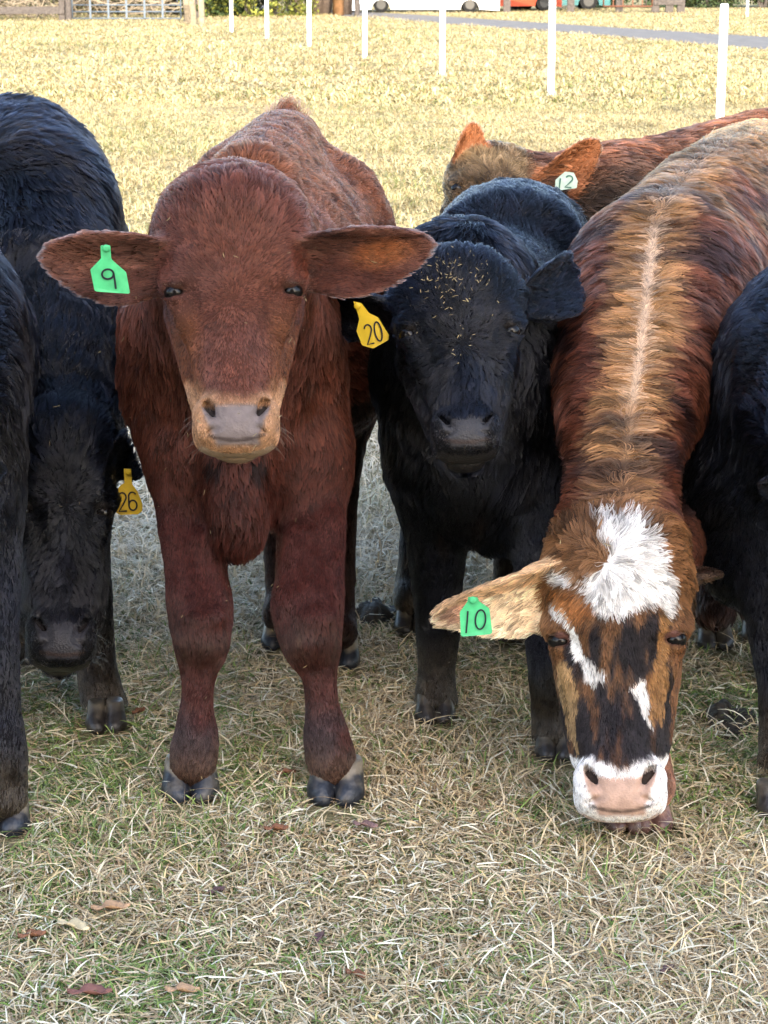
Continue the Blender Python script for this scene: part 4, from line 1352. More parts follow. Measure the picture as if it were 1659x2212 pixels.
# ------------------------------------------------------------------ grass blades, in bands by distance
def blades(name, N, yr, xf, ln, wd, liefac, seg, colfn, zoff=0, bias=1.0):
    y = yr[0] + (yr[1] - yr[0]) * rng.random(N) ** bias
    x = (rng.random(N) * 2 - 1) * xf(y)
    p = np.stack([x, y, np.zeros(N)], 1)
    ok = np.ones(N, bool)
    if yr[0] < 4:
        for h_ in HOOFS:
            ok &= ~((((x - h_[0]) / .055) ** 2 + ((y - h_[1] + .05) / .07) ** 2 < 1) & (rng.random(N) < .8))
    else:
        dep = y * CP + CAM_H * SP
        uu = IMG_W / 2 + F_PX * x / dep; vv_ = IMG_H / 2 - F_PX * (y * SP - CAM_H * CP) / dep
        ok &= ~((vv_ > np.interp(uu, [829, 1179, 1549, 1659, 1900], [27, 50, 75, 80, 92])) & (vv_ < np.interp(uu, [829, 964, 1179, 1549, 1659, 1900], [37, 52, 67, 100, 107, 128])) & (uu > 735))
    x, y, p = x[ok], y[ok], p[ok]; N = len(x)
    yaw = rng.random(N) * 2 * math.pi + 1.2 * vnoise(p * .9, 71)
    l = rng.uniform(*ln, N) * (1 + .5 * vnoise(p * 2.1, 72))
    lie = np.clip(liefac + .30 * rng.standard_normal(N) + .25 * vnoise(p * 2.7, 73), .02, 1)     # 1 = flat
    el = (1 - lie) * 1.45
    wdt = rng.uniform(*wd, N)
    d = np.stack([np.cos(yaw), np.sin(yaw), np.zeros(N)], 1)
    s = np.stack([-np.sin(yaw), np.cos(yaw), np.zeros(N)], 1)
    tilt = rng.uniform(-.8, .8, N)
    cv = rng.standard_normal(N) * .28
    z0 = rng.random(N) ** 1.5 * zoff * np.clip(lie, .3, 1)
    V = np.zeros((N, seg + 1, 2, 3))
    cur = p.copy(); cur[:, 2] = z0 + .002
    for k in range(seg + 1):
        t = k / seg
        w_ = wdt * (1 - t ** 2 * .9) * (.75 + .5 * t * (1 - t) * 2) * .5
        sd = s.copy(); sd[:, 2] = tilt
        sd = unit(sd)
        V[:, k, 0] = cur - sd * w_[:, None]
        V[:, k, 1] = cur + sd * w_[:, None]
        e = el - t * (.9 * el + .15) * 1.1
        dd = d * np.cos(cv * t)[:, None] + s * np.sin(cv * t)[:, None]
        cur = cur + dd * (np.cos(e) * l / seg)[:, None]
        cur[:, 2] += np.sin(e) * l / seg
        cur[:, 2] = np.maximum(cur[:, 2], .003)
    base = np.arange(N)[:, None] * (seg + 1) * 2
    q = np.concatenate([np.stack([base[:, 0] + 2 * k, base[:, 0] + 2 * k + 1, base[:, 0] + 2 * k + 3, base[:, 0] + 2 * k + 2], 1) for k in range(seg)])
    c = colfn(p, N)
    c = np.repeat(c, (seg + 1) * 2, 0)
    o = mesh_obj(name, V.reshape(-1, 3), None, M_BLADE, None, False, c, q)
    o['kind'] = 'stuff'
    return o

def col_near(p, N, gshift=0.0, warm=0.0):
    r = rng.random(N)
    pal = A([[.60, .52, .36], [.50, .42, .27], [.40, .33, .22], [.66, .60, .47], [.30, .22, .14], [.55, .44, .25]])
    c = pal[rng.integers(0, len(pal), N)] * rng.uniform(.75, 1.15, N)[:, None]
    g = fbm(p * A([1.6, 1.6, 1]), 81, 3) + .5 * vnoise(p * 9, 82) + gshift
    green = rng.random(N) < np.clip(.20 + .60 * g, .04, .85)
    gc = A([[.13, .22, .05], [.22, .31, .09], [.10, .17, .05], [.26, .32, .15]])[rng.integers(0, 4, N)] * rng.uniform(.7, 1.2, N)[:, None]
    c = np.where(green[:, None], gc, c)
    br = (fbm(p * A([1.1, 1.1, 1]), 85, 2) > .35) & (rng.random(N) < .35)
    c = np.where((br & ~green)[:, None], A([.27, .18, .11]) * rng.uniform(.7, 1.3, N)[:, None], c)
    return c * A([1.08, 1.0, .90])

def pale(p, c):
    # paler hay between the animals, with lifted shade painted into the blade colour
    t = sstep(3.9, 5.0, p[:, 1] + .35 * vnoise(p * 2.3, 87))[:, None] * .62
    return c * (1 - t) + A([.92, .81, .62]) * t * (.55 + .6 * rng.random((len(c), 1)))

def col_field(p, N):
    pal = A([[.60, .51, .29], [.54, .45, .24], [.66, .58, .36], [.48, .39, .20]])
    c = pal[rng.integers(0, 4, N)] * rng.uniform(.8, 1.15, N)[:, None]
    g = fbm(p * A([.35, .55, 1]), 91, 3)
    green = rng.random(N) < np.clip(.05 + .30 * g, .01, .45)
    c = np.where(green[:, None], A([.26, .29, .10]) * rng.uniform(.7, 1.2, N)[:, None], c)
    b = sstep(.15, .8, fbm(p * A([.8, 1.3, 1]), 95, 3))
    return c * A([.59, .57, .53]) * (1 - .28 * b[:, None])

GK = .3 if 'q' in TEST else 1
near_x = lambda y: .55 + y * .30
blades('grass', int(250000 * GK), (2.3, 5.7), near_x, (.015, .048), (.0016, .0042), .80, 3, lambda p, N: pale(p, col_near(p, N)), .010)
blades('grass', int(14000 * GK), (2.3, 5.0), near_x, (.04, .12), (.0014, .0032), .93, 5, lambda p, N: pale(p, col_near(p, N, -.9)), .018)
blades('grass', int(17000 * GK), (2.3, 5.2), near_x, (.025, .07), (.0022, .0042), .86, 4, lambda p, N: A([[.80, .74, .56], [.72, .66, .50], [.66, .56, .38]])[rng.integers(0, 3, N)] * rng.uniform(.8, 1.1, N)[:, None], .020)
blades('grass', int(70000 * GK), (2.3, 5.0), near_x, (.014, .044), (.0022, .0042), .45, 3, lambda p, N: col_near(p, N, 1.1), .004)
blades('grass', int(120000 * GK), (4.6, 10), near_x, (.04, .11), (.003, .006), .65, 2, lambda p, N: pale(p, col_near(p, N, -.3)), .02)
fx = lambda y: 2.0 + y * .34
blades('field_grass', int(290000 * GK), (10, 24), fx, (.035, .085), (.005, .010), .55, 2, col_field, .01, 1.15)
blades('field_grass', int(280000 * GK), (24, 84), fx, (.05, .11), (.012, .026), .50, 2, col_field, .01, 1.2)

# ------------------------------------------------------------------ helpers for built things
def box_vf(x0, x1, y0, y1, z0, z1, b=0):
    V = [(x, y, z) for z in (z0, z1) for y in (y0, y1) for x in (x0, x1)]
    Fc = [(0, 2, 3, 1), (4, 5, 7, 6), (0, 1, 5, 4), (2, 6, 7, 3), (0, 4, 6, 2), (1, 3, 7, 5)]
    return V, [tuple(i + b for i in f) for f in Fc]

class MB:
    def __init__(s): s.V, s.F = [], []
    def box(s, x0, x1, y0, y1, z0, z1):
        v, f = box_vf(x0, x1, y0, y1, z0, z1, len(s.V)); s.V += v; s.F += f; return s
    def bar(s, a, b, r0, r1=None, n=8, wob=0):
        a, b = A(a, float), A(b, float); r1 = r0 if r1 is None else r1
        d = unit(b - a); u = unit(np.cross(d, [0.31, .2, .93] if abs(d[2]) < .9 else [1, 0, 0])); w_ = np.cross(d, u)
        k = len(s.V)
        for q, r in ((a, r0), (b, r1)):
            for i in range(n):
                t = 2 * math.pi * i / n
                s.V.append(q + (u * math.cos(t) + w_ * math.sin(t)) * r)
        for i in range(n):
            j = (i + 1) % n
            s.F.append((k + i, k + j, k + n + j, k + n + i))
        s.F.append(tuple(k + i for i in range(n))[::-1]); s.F.append(tuple(k + n + i for i in range(n)))
        return s
    def poly(s, pts): k = len(s.V); s.V += list(pts); s.F.append(tuple(range(k, k + len(pts)))); return s
    def build(s, name, m, parent=None, smooth=False, bev=0):
        o = mesh_obj(name, s.V, s.F, m, parent, smooth)
        if bev:
            md = o.modifiers.new('bevel', 'BEVEL'); md.width = bev; md.segments = 2; md.limit_method = 'ANGLE'
        return o

def empty(name, loc, label, cat, group=None):
    o = bpy.data.objects.new(name, None)
    o.empty_display_size = .2
    sc.collection.objects.link(o)
    o.location = Vector([float(q) for q in loc])
    bpy.context.view_layer.update()
    tag_props(o, label, cat, group)
    return o

# white line posts, nearest at the right
posts = [(1555, 262, 1.17), (1190, 205, 1.16), (955, 162, 1.10), (788, 125, 1.16), (668, 100, 1.16), (577, 83, 1.16), (500, 69, 1.16), (1614, 36, 1.16)]
ords = ['nearest white fence post, beside the shaggy calf rump', 'second nearest white fence post, crossing the grey lane', 'third nearest white fence post in front of the white van', 'fourth white fence post, just left of the white van',
        'fifth white fence post, in front of bare brown trees', 'sixth white fence post, in front of the yellow green bush', 'farthest white fence post of the row, closest to the wooden gate posts', 'lone white post beyond the lane at the far right']
for (u, v_, h), lb in zip(posts, ords):
    g = G(u, v_)
    e = MB()
    lean = rng.uniform(-.012, .012)
    r = .043
    n = 16
    for k, (z, rr) in enumerate([(-.05, r), (h - .02, r), (h - .004, r * .92), (h, r * .75)]):
        for i in range(n):
            t = 2 * math.pi * i / n
            e.V.append(A([g[0] + lean * z + rr * math.cos(t), g[1] + rr * math.sin(t), z]))
    for k in range(3):
        for i in range(n):
            j = (i + 1) % n
            e.F.append((k * n + i, k * n + j, k * n + n + j, k * n + n + i))
    e.F.append(tuple(3 * n + i for i in range(n)))
    o = e.build('fence_post', M_PVC, None, True)
    tag_props(o, lb, 'post', 'white fence posts')
    for zz in (.35, .65, .95):
        c = MB().box(g[0] - .012 + lean * zz, g[0] + .012 + lean * zz, g[1] - r - .014, g[1] - r + .004, zz - .015, zz + .015)
        c.build('insulator', mat('insulator', (.6, .6, .58), .5) if 'insulator' not in bpy.data.materials else bpy.data.materials['insulator'], o)

# metal gate and timber fence at the back left
def farm_gate(uL, uR, vb, m, label, rails=(.06, .26, .46, .66, .88, 1.12), nst=6, r=.022, flat=.03):
    a, b = G(uL, vb), G(uR, vb)
    b[1] = a[1] + (b[1] - a[1])
    root = empty('farm_gate', (a + b) / 2, label, 'gate')
    d = b - a
    fr = MB()
    fr.bar(a + A([0, 0, rails[0]]), a + A([0, 0, rails[-1]]), r); fr.bar(b + A([0, 0, rails[0]]), b + A([0, 0, rails[-1]]), r)
    fr.bar(a + A([0, 0, rails[0]]), b + A([0, 0, rails[0]]), r); fr.bar(a + A([0, 0, rails[-1]]), b + A([0, 0, rails[-1]]), r)
    fr.build('gate_frame', m, root, True)
    for z in rails[1:-1]:
        MB().bar(a + A([0, 0, z]), b + A([0, 0, z]), r * .85).build('rail', m, root, True)
    for k in range(1, nst):
        p = a + d * k / nst
        MB().box(p[0] - flat, p[0] + flat, p[1] - .03, p[1] - .021, rails[0], rails[-1]).build('stay', m, root)
    return root
farm_gate(157, 391, 44, M_GATE, 'grey metal farm gate between wooden posts at the back left')

def wood_post(u, v_, h, r, m, label, group=None, lean=0, square=False):
    g = G(u, v_)
    e = MB()
    n = 10
    for z in np.linspace(-.1, h, 7):
        for i in range(n):
            t = 2 * math.pi * i / n
            rr = r * (1 + .10 * math.sin(3 * t + z * 4) + .06 * math.sin(7 * t + z * 9))
            e.V.append(A([g[0] + lean * z + rr * math.cos(t) + .01 * math.sin(z * 6), g[1] + rr * math.sin(t), z]))
    for k in range(6):
        for i in range(n):
            j = (i + 1) % n
            e.F.append((k * n + i, k * n + j, k * n + n + j, k * n + n + i))
    e.F.append(tuple(6 * n + i for i in range(n)))
    o = e.build('gate_post', m, None, True)
    return tag_props(o, label, 'post', group)
wood_post(405, 50, 1.6, .12, M_WOOD_P, 'pale cracked wooden post at the right end of the grey metal gate')
wood_post(418, 55, 1.75, .10, M_WOOD_P, 'pale leaning wooden post between two other posts right of the gate', lean=-.05)
wood_post(435, 56, 1.6, .09, M_WOOD_P, 'thin pale wooden post, rightmost of the three beside the grey gate')
wood_post(148, 45, 1.5, .10, M_WOOD, 'grey round wooden post where the board fence meets the metal gate')

def board_fence(u0, u1, vb, zs_, label, m=M_WOOD, posts_=(), th=.04, ph=1.45, pw=.09, name='board_fence'):
    a, b = G(u0, vb), G(u1, vb)
    root = empty(name, (a + b) / 2, label, 'fence')
    for z0, z1 in zs_:
        MB().box(a[0], b[0], a[1] - th, a[1] - .002, z0, z1).build('rail', m, root, bev=.008)
    for u in posts_:
        p = G(u, vb)
        MB().box(p[0] - pw, p[0] + pw, a[1], a[1] + .15, -.05, ph).build('post', m, root, bev=.012)
    return root
board_fence(-330, 140, 45, [(.20, .42), (.72, .96), (1.22, 1.42)], 'weathered grey board fence left of the metal gate', posts_=(-320, -90, 134))
board_fence(410, 432, 49, [(.15, .32), (.52, .66)], 'short grey boards between the pale posts right of the gate', posts_=())
board_fence(1090, 1345, 27, [(1.0, 1.30), (1.55, 1.85)], 'grey board fence in front of the teal car', posts_=(1095, 1233, 1338), ph=2.0, pw=.13)
board_fence(1412, 1474, 28, [(.28, .62), (1.0, 1.3)], 'short grey board fence right of the rusty gate', posts_=(1416, 1446, 1471), ph=1.9, pw=.14)
board_fence(1474, 1900, 16, [(.5, .7), (1.0, 1.3)], 'far brown rail fence along the hedge at the right', posts_=(1560, 1700, 1850), ph=1.6, pw=.1)
farm_gate(1303, 1408, 29, M_RUST, 'rusty red brown tube gate at the back right', rails=(.25, .6, 1.0, 1.4), nst=5, r=.03, flat=.02)

# utility pole
def pole(u, v_, r, h, label, m, name='utility_pole'):
    g = G(u, v_)
    o = MB().bar(g + A([0, 0, -.2]), g + A([0, 0, h]), r, r * .75, n=14).build(name, m, None, True)
    return tag_props(o, label, 'pole')
po = pole(731, 33, .20, 9, 'thick brown utility pole rising beside the bare trees', mat('pole wood', (.22, .12, .06), .85, .1, noise=(6, .4)))
wood_post(723, 31, 2.4, .05, M_PVC, 'thin white marker post left of the brown utility pole')
wood_post(771, 34, 1.7, .09, M_WOOD, 'narrow weathered post just left of the white van')

# ------------------------------------------------------------------ vehicles
def car(u, v_, L_, Hh, Wd, col, label, heading=0.0, roof=(.28, .78), name='parked_car', van=False, wr=.34, gap=.62):
    g = G(u, v_)
    root = empty(name, g, label, 'van' if van else 'car')
    paint = mat(name + ' paint', col, .3, .5, coat=.6)
    R = Matrix.Rotation(heading, 3, 'Z')
    def T(p): q = R @ Vector(p); return A([g[0] + q.x, g[1] + q.y, q.z])
    if van:
        prof = [(-.5, .30), (-.5, .42), (-.49, .98), (-.46, 1.0), (.26, 1.0), (.31, .97), (.38, .62), (.485, .52), (.5, .42), (.5, .20)]
    else:
        prof = [(-.5, .24), (-.5, .52), (-.47, .62), (-.33, .66), (-.22, .96), (-.12, 1.0), (.10, 1.0), (.24, .66), (.44, .58), (.495, .48), (.5, .22)]
    pts = [(x * L_, z * Hh) for x, z in prof]
    bot = .10 * Hh if not van else .035 * Hh
    # underside with wheel arches
    wx = [gap / 2 * L_, -gap / 2 * L_]
    low = []
    for cx in wx:
        low += [(cx + (wr + .07) * math.cos(t), max(bot, .0) + (wr + .07) * math.sin(t) * 1.0 + .04) for t in np.linspace(0, math.pi, 11)]
    outline = pts + [(.5 * L_, bot)] + low + [(-.5 * L_, bot)]
    V, Fc = [], []
    n = len(outline)
    for s_, k in ((-1, 1), (1, 1)):
        for x, z in outline:
            nar = 1 - .16 * sstep(.6 * Hh, Hh, z)
            V.append(T((x, s_ * Wd / 2 * nar, z)))
    # side faces as fans of strips between the top and bottom outlines
    b = MB()
    import mathutils
    tri = mathutils.geometry.tessellate_polygon([[Vector((x, z, 0)) for x, z in outline]])
    Fc = [tuple(t) for t in tri] + [tuple(i + n for i in t[::-1]) for t in tri]
    for i in range(n):
        j = (i + 1) % n
        Fc.append((i, j, j + n, i + n))
    body = mesh_obj('body', V, Fc, paint, root)
    glass = bpy.data.materials.get('car glass') or mat('car glass', (.02, .025, .03), .08, .6)
    tyre = bpy.data.materials.get('tyre') or mat('tyre', (.008, .008, .008), .8, .2)
    rim = bpy.data.materials.get('rim') or mat('rim', (.03, .03, .03), .35, .5)
    lamp = bpy.data.materials.get('car lamp') or mat('car lamp', (.45, .05, .04), .2, .5)
    for s_ in (-1, 1):
        if van:
            quads = [[(.10, .64), (.10, .90), (.28, .90), (.35, .64)], [(-.12, .64), (-.12, .90), (.07, .90), (.07, .64)]]
        else:
            quads = [[(-.02, .68), (-.02, .93), (.10, .93), (.21, .68)], [(-.28, .68), (-.19, .92), (-.04, .93), (-.04, .68)]]
        for qd in quads:
            vv = []
            for off in (0, .012):
                for x, z in qd:
                    nar = 1 - .16 * sstep(.6, 1, z)
                    vv.append(T((x * L_, s_ * (Wd / 2 * nar + .004 + off), z * Hh)))
            mesh_obj('window', vv, [(0, 1, 2, 3), (4, 5, 6, 7), (0, 1, 5, 4), (1, 2, 6, 5), (2, 3, 7, 6), (3, 0, 4, 7)], glass, root)
        for cx in wx:
            w_ = MB().bar(T((cx, s_ * (Wd / 2 - .22), wr)), T((cx, s_ * (Wd / 2 - .02), wr)), wr, n=28).build('wheel', tyre, root)
            MB().bar(T((cx, s_ * (Wd / 2 - .04), wr)), T((cx, s_ * (Wd / 2 - .005), wr)), wr * .6, n=20).build('rim', rim, w_)
        MB().bar(T((-.502 * L_, s_ * Wd * .38, .55 * Hh)), T((-.49 * L_, s_ * Wd * .38, .55 * Hh)), .09, n=12).build('tail_light', lamp, root)
        MB().bar(T((.49 * L_, s_ * Wd * .36, .48 * Hh)), T((.505 * L_, s_ * Wd * .36, .48 * Hh)), .09, n=12).build('headlight', bpy.data.materials.get('headlight glass') or mat('headlight glass', (.7, .7, .7), .15, .5), root)
    return root
car(918, 26, 5.4, 2.1, 1.9, (.85, .85, .85), 'white van parked at the far end of the field', van=True, gap=.60, wr=.28)
car(1092, 24, 3.9, 1.5, 1.7, (.35, .05, .02), 'orange red car parked behind the wooden fence, right of the white van', heading=math.radians(25))
car(1190, 21, 4.4, 1.45, 1.75, (.012, .10, .11), 'teal green car parked behind the grey board fence', heading=math.radians(182))

# ------------------------------------------------------------------ bushes, bare trees and brush at the back
def leaf_cloud(centers, radii, n, size, cols, seedc, name, m, parent=None):
    idx = rng.integers(0, len(centers), n)
    d = unit(rng.standard_normal((n, 3))) * (rng.random(n) ** .35)[:, None]
    c = A(centers)[idx] + d * A(radii)[idx]
    c[:, 2] = np.maximum(c[:, 2], .05)
    keep = fbm(c * 1.1, seedc, 2) > -.45
    c = c[keep]; n = len(c)
    u = unit(rng.standard_normal((n, 3))); w_ = unit(np.cross(u, rng.standard_normal((n, 3))))
    s_ = rng.uniform(.6, 1.3, n)[:, None] * size
    V = np.stack([c - u * s_, c + w_ * s_ * .5, c + u * s_, c - w_ * s_ * .5], 1).reshape(-1, 3)
    q = np.arange(n * 4).reshape(n, 4)
    cc = A(cols)[rng.integers(0, len(cols), n)] * rng.uniform(.6, 1.3, n)[:, None] * (1 + .3 * vnoise(c * 1.7, seedc + 3))[:, None]
    return mesh_obj(name, V, None, m, parent, False, np.repeat(cc, 4, 0), q)

def bush(x, y, wdt, h, label, cols, n=9000, size=.07, cat='bush', group=None):
    root = empty('bush', (x, y, 0), label, cat, group)
    cs, rs = [], []
    for _ in range(14):
        a = rng.uniform(0, 2 * math.pi); r = rng.random() ** .5
        z = rng.uniform(.05, .85) * h
        cs.append((x + math.cos(a) * r * wdt * .38, y + math.sin(a) * r * wdt * .38, z)); k = rng.uniform(.16, .30)
        rs.append((wdt * k, wdt * k, h * k * .8))
    leaf_cloud(cs, rs, n, size, cols, int(abs(x) * 7 + 3), 'foliage', M_BLADE, root)
    s_ = MB()
    for _ in range(7):
        a = rng.uniform(0, 6.28); q = A([x + math.cos(a) * wdt * .3, y + math.sin(a) * wdt * .3, h * .8])
        s_.bar((x + rng.uniform(-.1, .1), y, -.05), q, .05, .015, n=6)
    s_.build('stem', M_WOOD, root)
    return root
def gx(u, y): return (u - IMG_W / 2) / F_PX * y * 1.03
GREEN = [(.03, .05, .018), (.045, .075, .024), (.02, .035, .015)]
YEL = [(.12, .13, .02), (.08, .10, .02), (.17, .17, .03)]
DK = [(.012, .022, .010), (.02, .032, .013)]
bush(gx(465, 69), 69, 2.6, 3.2, 'yellow green cedar bush right of the pale gate posts', YEL + GREEN, 11000)
bush(gx(528, 71), 71, 2.4, 3.4, 'dark green cedar between two white posts', GREEN, 11000)
bush(gx(556, 70), 70, 2.0, 3.0, 'mid green cedar behind the sixth white post', GREEN + YEL[:1], 7000)
bush(gx(602, 70), 70, 2.6, 3.3, 'bright yellow green bush left of the bare brown trees', YEL, 8000)
bush(gx(500, 75), 75, 3.5, 3.6, 'dark evergreen filling the gap behind the cedars', DK, 12000)
bush(gx(640, 77), 77, 4.0, 4.2, 'brown leafless thicket behind the yellow green bush', [(.08, .06, .045), (.05, .04, .03)], 7000, .06, 'thicket')
bush(gx(790, 93), 93, 2.6, 3.5, 'dark hedge shrub beside the left end of the white van', DK, 6000)
hz = [(1255, 'dark hedge bush just right of the second white post'), (1310, 'dark green hedge bush behind the rusty gate'), (1365, 'green hedge bush at the right half of the rusty gate'), (1430, 'leafy hedge bush behind the short board fence'),
      (1490, 'bright hedge bush just right of the short board fence'), (1545, 'green hedge bush above the nearest white post'), (1600, 'green hedge bush left of the lone white post'), (1655, 'green hedge bush at the right edge of the picture')]
for k, (u, lb) in enumerate(hz):
    bush(gx(u, 87), 87 + (k % 2), 3.2, 2.9, lb, (DK if u < 1300 else GREEN) + ([(.07, .09, .03)] if u > 1400 else []), 6500, .07, 'hedge bush', 'hedge bushes along the back right')
for u in (1720, 1790):
    bush(gx(u, 87), 87, 3.2, 2.9, 'green hedge bush just past the right edge' if u < 1750 else 'green hedge bush farthest past the right edge', GREEN, 4000, .08, 'hedge bush', 'hedge bushes along the back right')

def bare_tree(x, y, h, label, m, lean=.3, n0=5, r0=.12):
    root = empty('bare_tree', (x, y, 0), label, 'tree')
    tr, br = MB(), MB()
    def rec(p, d, l, r, lv):
        q = p + d * l
        (tr if lv == 0 else br).bar(p, q, r, r * .65, n=7 if lv < 2 else 5)
        if lv < 4:
            for _ in range(3 if lv else 4):
                nd = unit(d + rng.standard_normal(3) * .55 + A([0, 0, .1]))
                rec(p + d * l * rng.uniform(.55, 1), nd, l * rng.uniform(.55, .8), r * .55, lv + 1)
    rec(A([x, y, -.05]), unit(A([rng.uniform(-lean, lean), 0, 1.])), h * .35, r0, 0)
    tr.build('trunk', m, root, True); br.build('branch', m, root, True)
    return root
MBR = mat('bare bark', (.10, .075, .06), .9, .1, noise=(10, .35))
MPALE = mat('pale bare bark', (.22, .18, .13), .9, .1, noise=(10, .3))
for u, h, lb in ((660, 5, 'bare brown tree just left of the fifth white post'), (692, 6, 'bare brown tree with several trunks left of the utility pole'), (708, 5.5, 'thick bare trunk right of the fifth white post'), (752, 5, 'small bare tree between the utility pole and the fourth white post')):
    bare_tree(gx(u, 73), 73, h, lb, MBR, r0=.22)

# the heap of cut branches behind the gate
def brush_pile(u0, u1, y, label, n, hmax=1.6):
    b1 = MB()
    for _ in range(n):
        x = gx(rng.uniform(u0, u1), y); yy = y + rng.uniform(-.8, 1.0)
        z = rng.uniform(.05, hmax * .8)
        d = unit(A([rng.uniform(-1, 1), rng.uniform(-.4, .4), rng.uniform(-.15, .75)]))
        p = A([x, yy, z]); r = rng.uniform(.008, .035); l = rng.uniform(.4, 1.4)
        for s_ in range(3):
            q = p + d * l / 3
            b1.bar(p, q, r, r * .8, n=5)
            p = q; d = unit(d + rng.standard_normal(3) * .3); r *= .8
    o = b1.build('brush_pile', MPALE)
    return tag_props(o, label, 'brush pile')
brush_pile(-40, 395, 67, 'tangled heap of pale cut branches behind the grey gate', 520, 1.9)
for k, (u, lb) in enumerate([(20, 'olive brown scrub behind the left board fence'), (90, 'brown scrub bush behind the board fence near its post'), (190, 'dark scrub behind the left part of the grey gate'), (260, 'olive scrub bush behind the middle of the grey gate'), (330, 'olive scrub bush behind the right part of the grey gate'), (385, 'yellowish scrub behind the pale gate posts')]):
    bush(gx(u, 72), 72 + (k % 2), 2.4, 2.4, lb, [(.08, .065, .03), (.06, .06, .02), (.045, .035, .025), (.10, .085, .04)], 5000, .06, 'scrub')

# shade caster: unseen building, added and sized behind the camera to shade the calves
def shade_barn():
    root = empty('shade_barn', (0, -12, 0), 'unseen building added behind the viewer to shade the calves', 'shade_barn')
    y1, y0, xe, eh = -9.0, -19.0, 5.2, 8.3
    MB().box(-xe, xe, y1 - .2, y1, 0, eh - .1).build('wall', M_WOOD, root)
    MB().box(-xe, xe, y0, y0 + .2, 0, eh - .1).build('wall', M_WOOD, root)
    for x in (-xe, xe - .2):
        MB().box(x, x + .2, y0 + .2, y1 - .2, 0, eh - .1).build('wall', M_WOOD, root)
    ym = (y0 + y1) / 2
    rf = MB()
    rf.poly([(-xe - .4, y1 + .4, eh - .1), (xe + .4, y1 + .4, eh - .1), (xe + .4, ym, eh + 1.6), (-xe - .4, ym, eh + 1.6)])
    rf.poly([(-xe - .4, y0 - .4, eh - .1), (-xe - .4, ym, eh + 1.6), (xe + .4, ym, eh + 1.6), (xe + .4, y0 - .4, eh - .1)])
    rf.poly([(-xe - .4, y1 + .4, eh), (xe + .4, y1 + .4, eh), (xe + .4, ym, eh + 1.7), (-xe - .4, ym, eh + 1.7)][::-1])
    rf.build('roof', M_GATE, root)
    for x in (-2.6, 2.6):
        MB().box(x - 1.6, x + 1.6, y1 + .003, y1 + .06, .02, 3.0).build('door', M_RUST, root)
shade_barn()

# ------------------------------------------------------------------ small things on the ground
def dung(u, v_, sx, sy, h, label):
    g = G(u, v_)
    V, Fc = [], []
    nr, ns = 12, 40
    for i in range(nr + 1):
        r = i / nr
        for j in range(ns):
            t = 2 * math.pi * j / ns
            q = A([math.cos(t) * r, math.sin(t) * r, 0])
            k = 1 + .22 * vnoise(A([[math.cos(t) * 2 + u, math.sin(t) * 2, 1]]), 5)[0]
            zz = h * (1 - r ** 2.5) * (1 + .6 * vnoise(A([q * 2.2 + u]), 8)[0] + .12 * vnoise(A([q * 9 + u]), 9)[0])
            V.append(A([g[0] + q[0] * sx * k, g[1] + q[1] * sy * k, max(zz, -.002)]))
    for i in range(nr):
        for j in range(ns):
            a, b = i * ns + j, i * ns + (j + 1) % ns
            Fc.append((a, a + ns, b + ns, b))
    o = mesh_obj('dung_pile', V, Fc, M_DUNG, None, True)
    tag_props(o, label, 'dung')
dung(812, 1335, .062, .10, .040, 'dark dung pile on the grass between the red and the black calf')
dung(1575, 1560, .060, .10, .030, 'dark dung pile on the grass right of the brindle calf head')

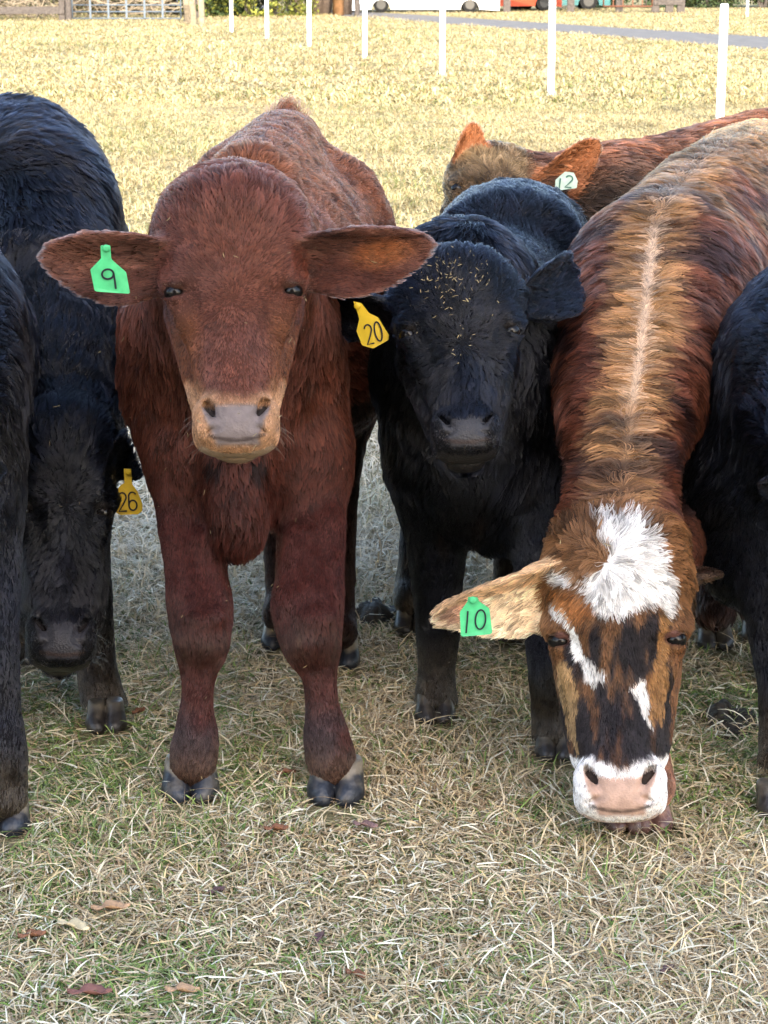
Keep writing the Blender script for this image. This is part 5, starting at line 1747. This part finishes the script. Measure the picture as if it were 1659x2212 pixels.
def leaf(u, v_, s_, yaw, label, m=M_LEAFD, group=None, curl=.25):
    g = G(u, v_)
    n = 9
    V, Fc = [], []
    for i in range(n):
        t = i / (n - 1)
        hw = (math.sin(math.pi * (t * .92 + .04)) ** .8) * (.36 + .10 * math.sin(t * 19))
        for j in (-1, -.5, 0, .5, 1):
            x = (t - .5) * s_; y = hw * j * s_ * .5
            z = .014 + curl * s_ * (j * j) * hw + .15 * s_ * (t - .5) ** 2 + .004 * math.sin(t * 9 + j * 3)
            V.append(A([g[0] + x * math.cos(yaw) - y * math.sin(yaw), g[1] + x * math.sin(yaw) + y * math.cos(yaw), z + .006]))
    for i in range(n - 1):
        for j in range(4):
            a = i * 5 + j
            Fc.append((a, a + 1, a + 6, a + 5))
    o = mesh_obj('dead_leaf', V, Fc, m, None, True)
    md = o.modifiers.new('thickness', 'SOLIDIFY'); md.thickness = .0006
    tag_props(o, label, 'leaf', group)
M_L2 = mat('tan leaf', (.42, .26, .15), .7, .2, noise=(60, .35))
M_L3 = mat('straw leaf', (.62, .50, .30), .7, .2, noise=(60, .25))
M_L4 = mat('purple leaf', (.10, .06, .06), .7, .2, noise=(60, .35))
leaf(597, 1812, .0435, .1, 'rust brown dead leaf in front of the red calf hooves')
leaf(790, 1805, .0465, -.3, 'mauve brown curled leaf below the red calf right hoof', mat('mauve leaf', (.20, .12, .11), .7, .2, noise=(60, .35)))
leaf(240, 1985, .0638, .15, 'long pinkish tan dead leaf at the lower left', M_L2)
leaf(160, 2025, .0638, -.5, 'pale straw coloured leaf, largest at the lower left', M_L3)
leaf(70, 2045, .0450, .3, 'dark red brown leaf below the pale straw leaf at left')
leaf(468, 1948, .0300, .6, 'small purple black leaf in the middle of the foreground', M_L4)
leaf(690, 2050, .0338, 1.2, 'small purple brown leaf low in the centre foreground', M_L4)
leaf(195, 2170, .0675, .05, 'reddish brown leaf at the bottom left edge of the picture', mat('reddish leaf', (.22, .10, .08), .7, .2, noise=(60, .35)))
leaf(395, 2165, .0525, .0, 'tan curled leaf at the bottom, right of the reddish leaf', M_L2)
leaf(300, 1556, .0338, .8, 'orange brown leaf beside the grazing calf hoof')
leaf(618, 1690, .0375, .2, 'brown leaf on the grass between the red calf front legs')
leaf(868, 1192, .0375, 1.4, 'rust leaf on the grass left of the black calf foreleg')
leaf(770, 2130, .0375, -.5, 'brown leaf fragment near the bottom centre')
leaf(1440, 2120, .0300, .7, 'small dark leaf at the bottom right', M_L4)
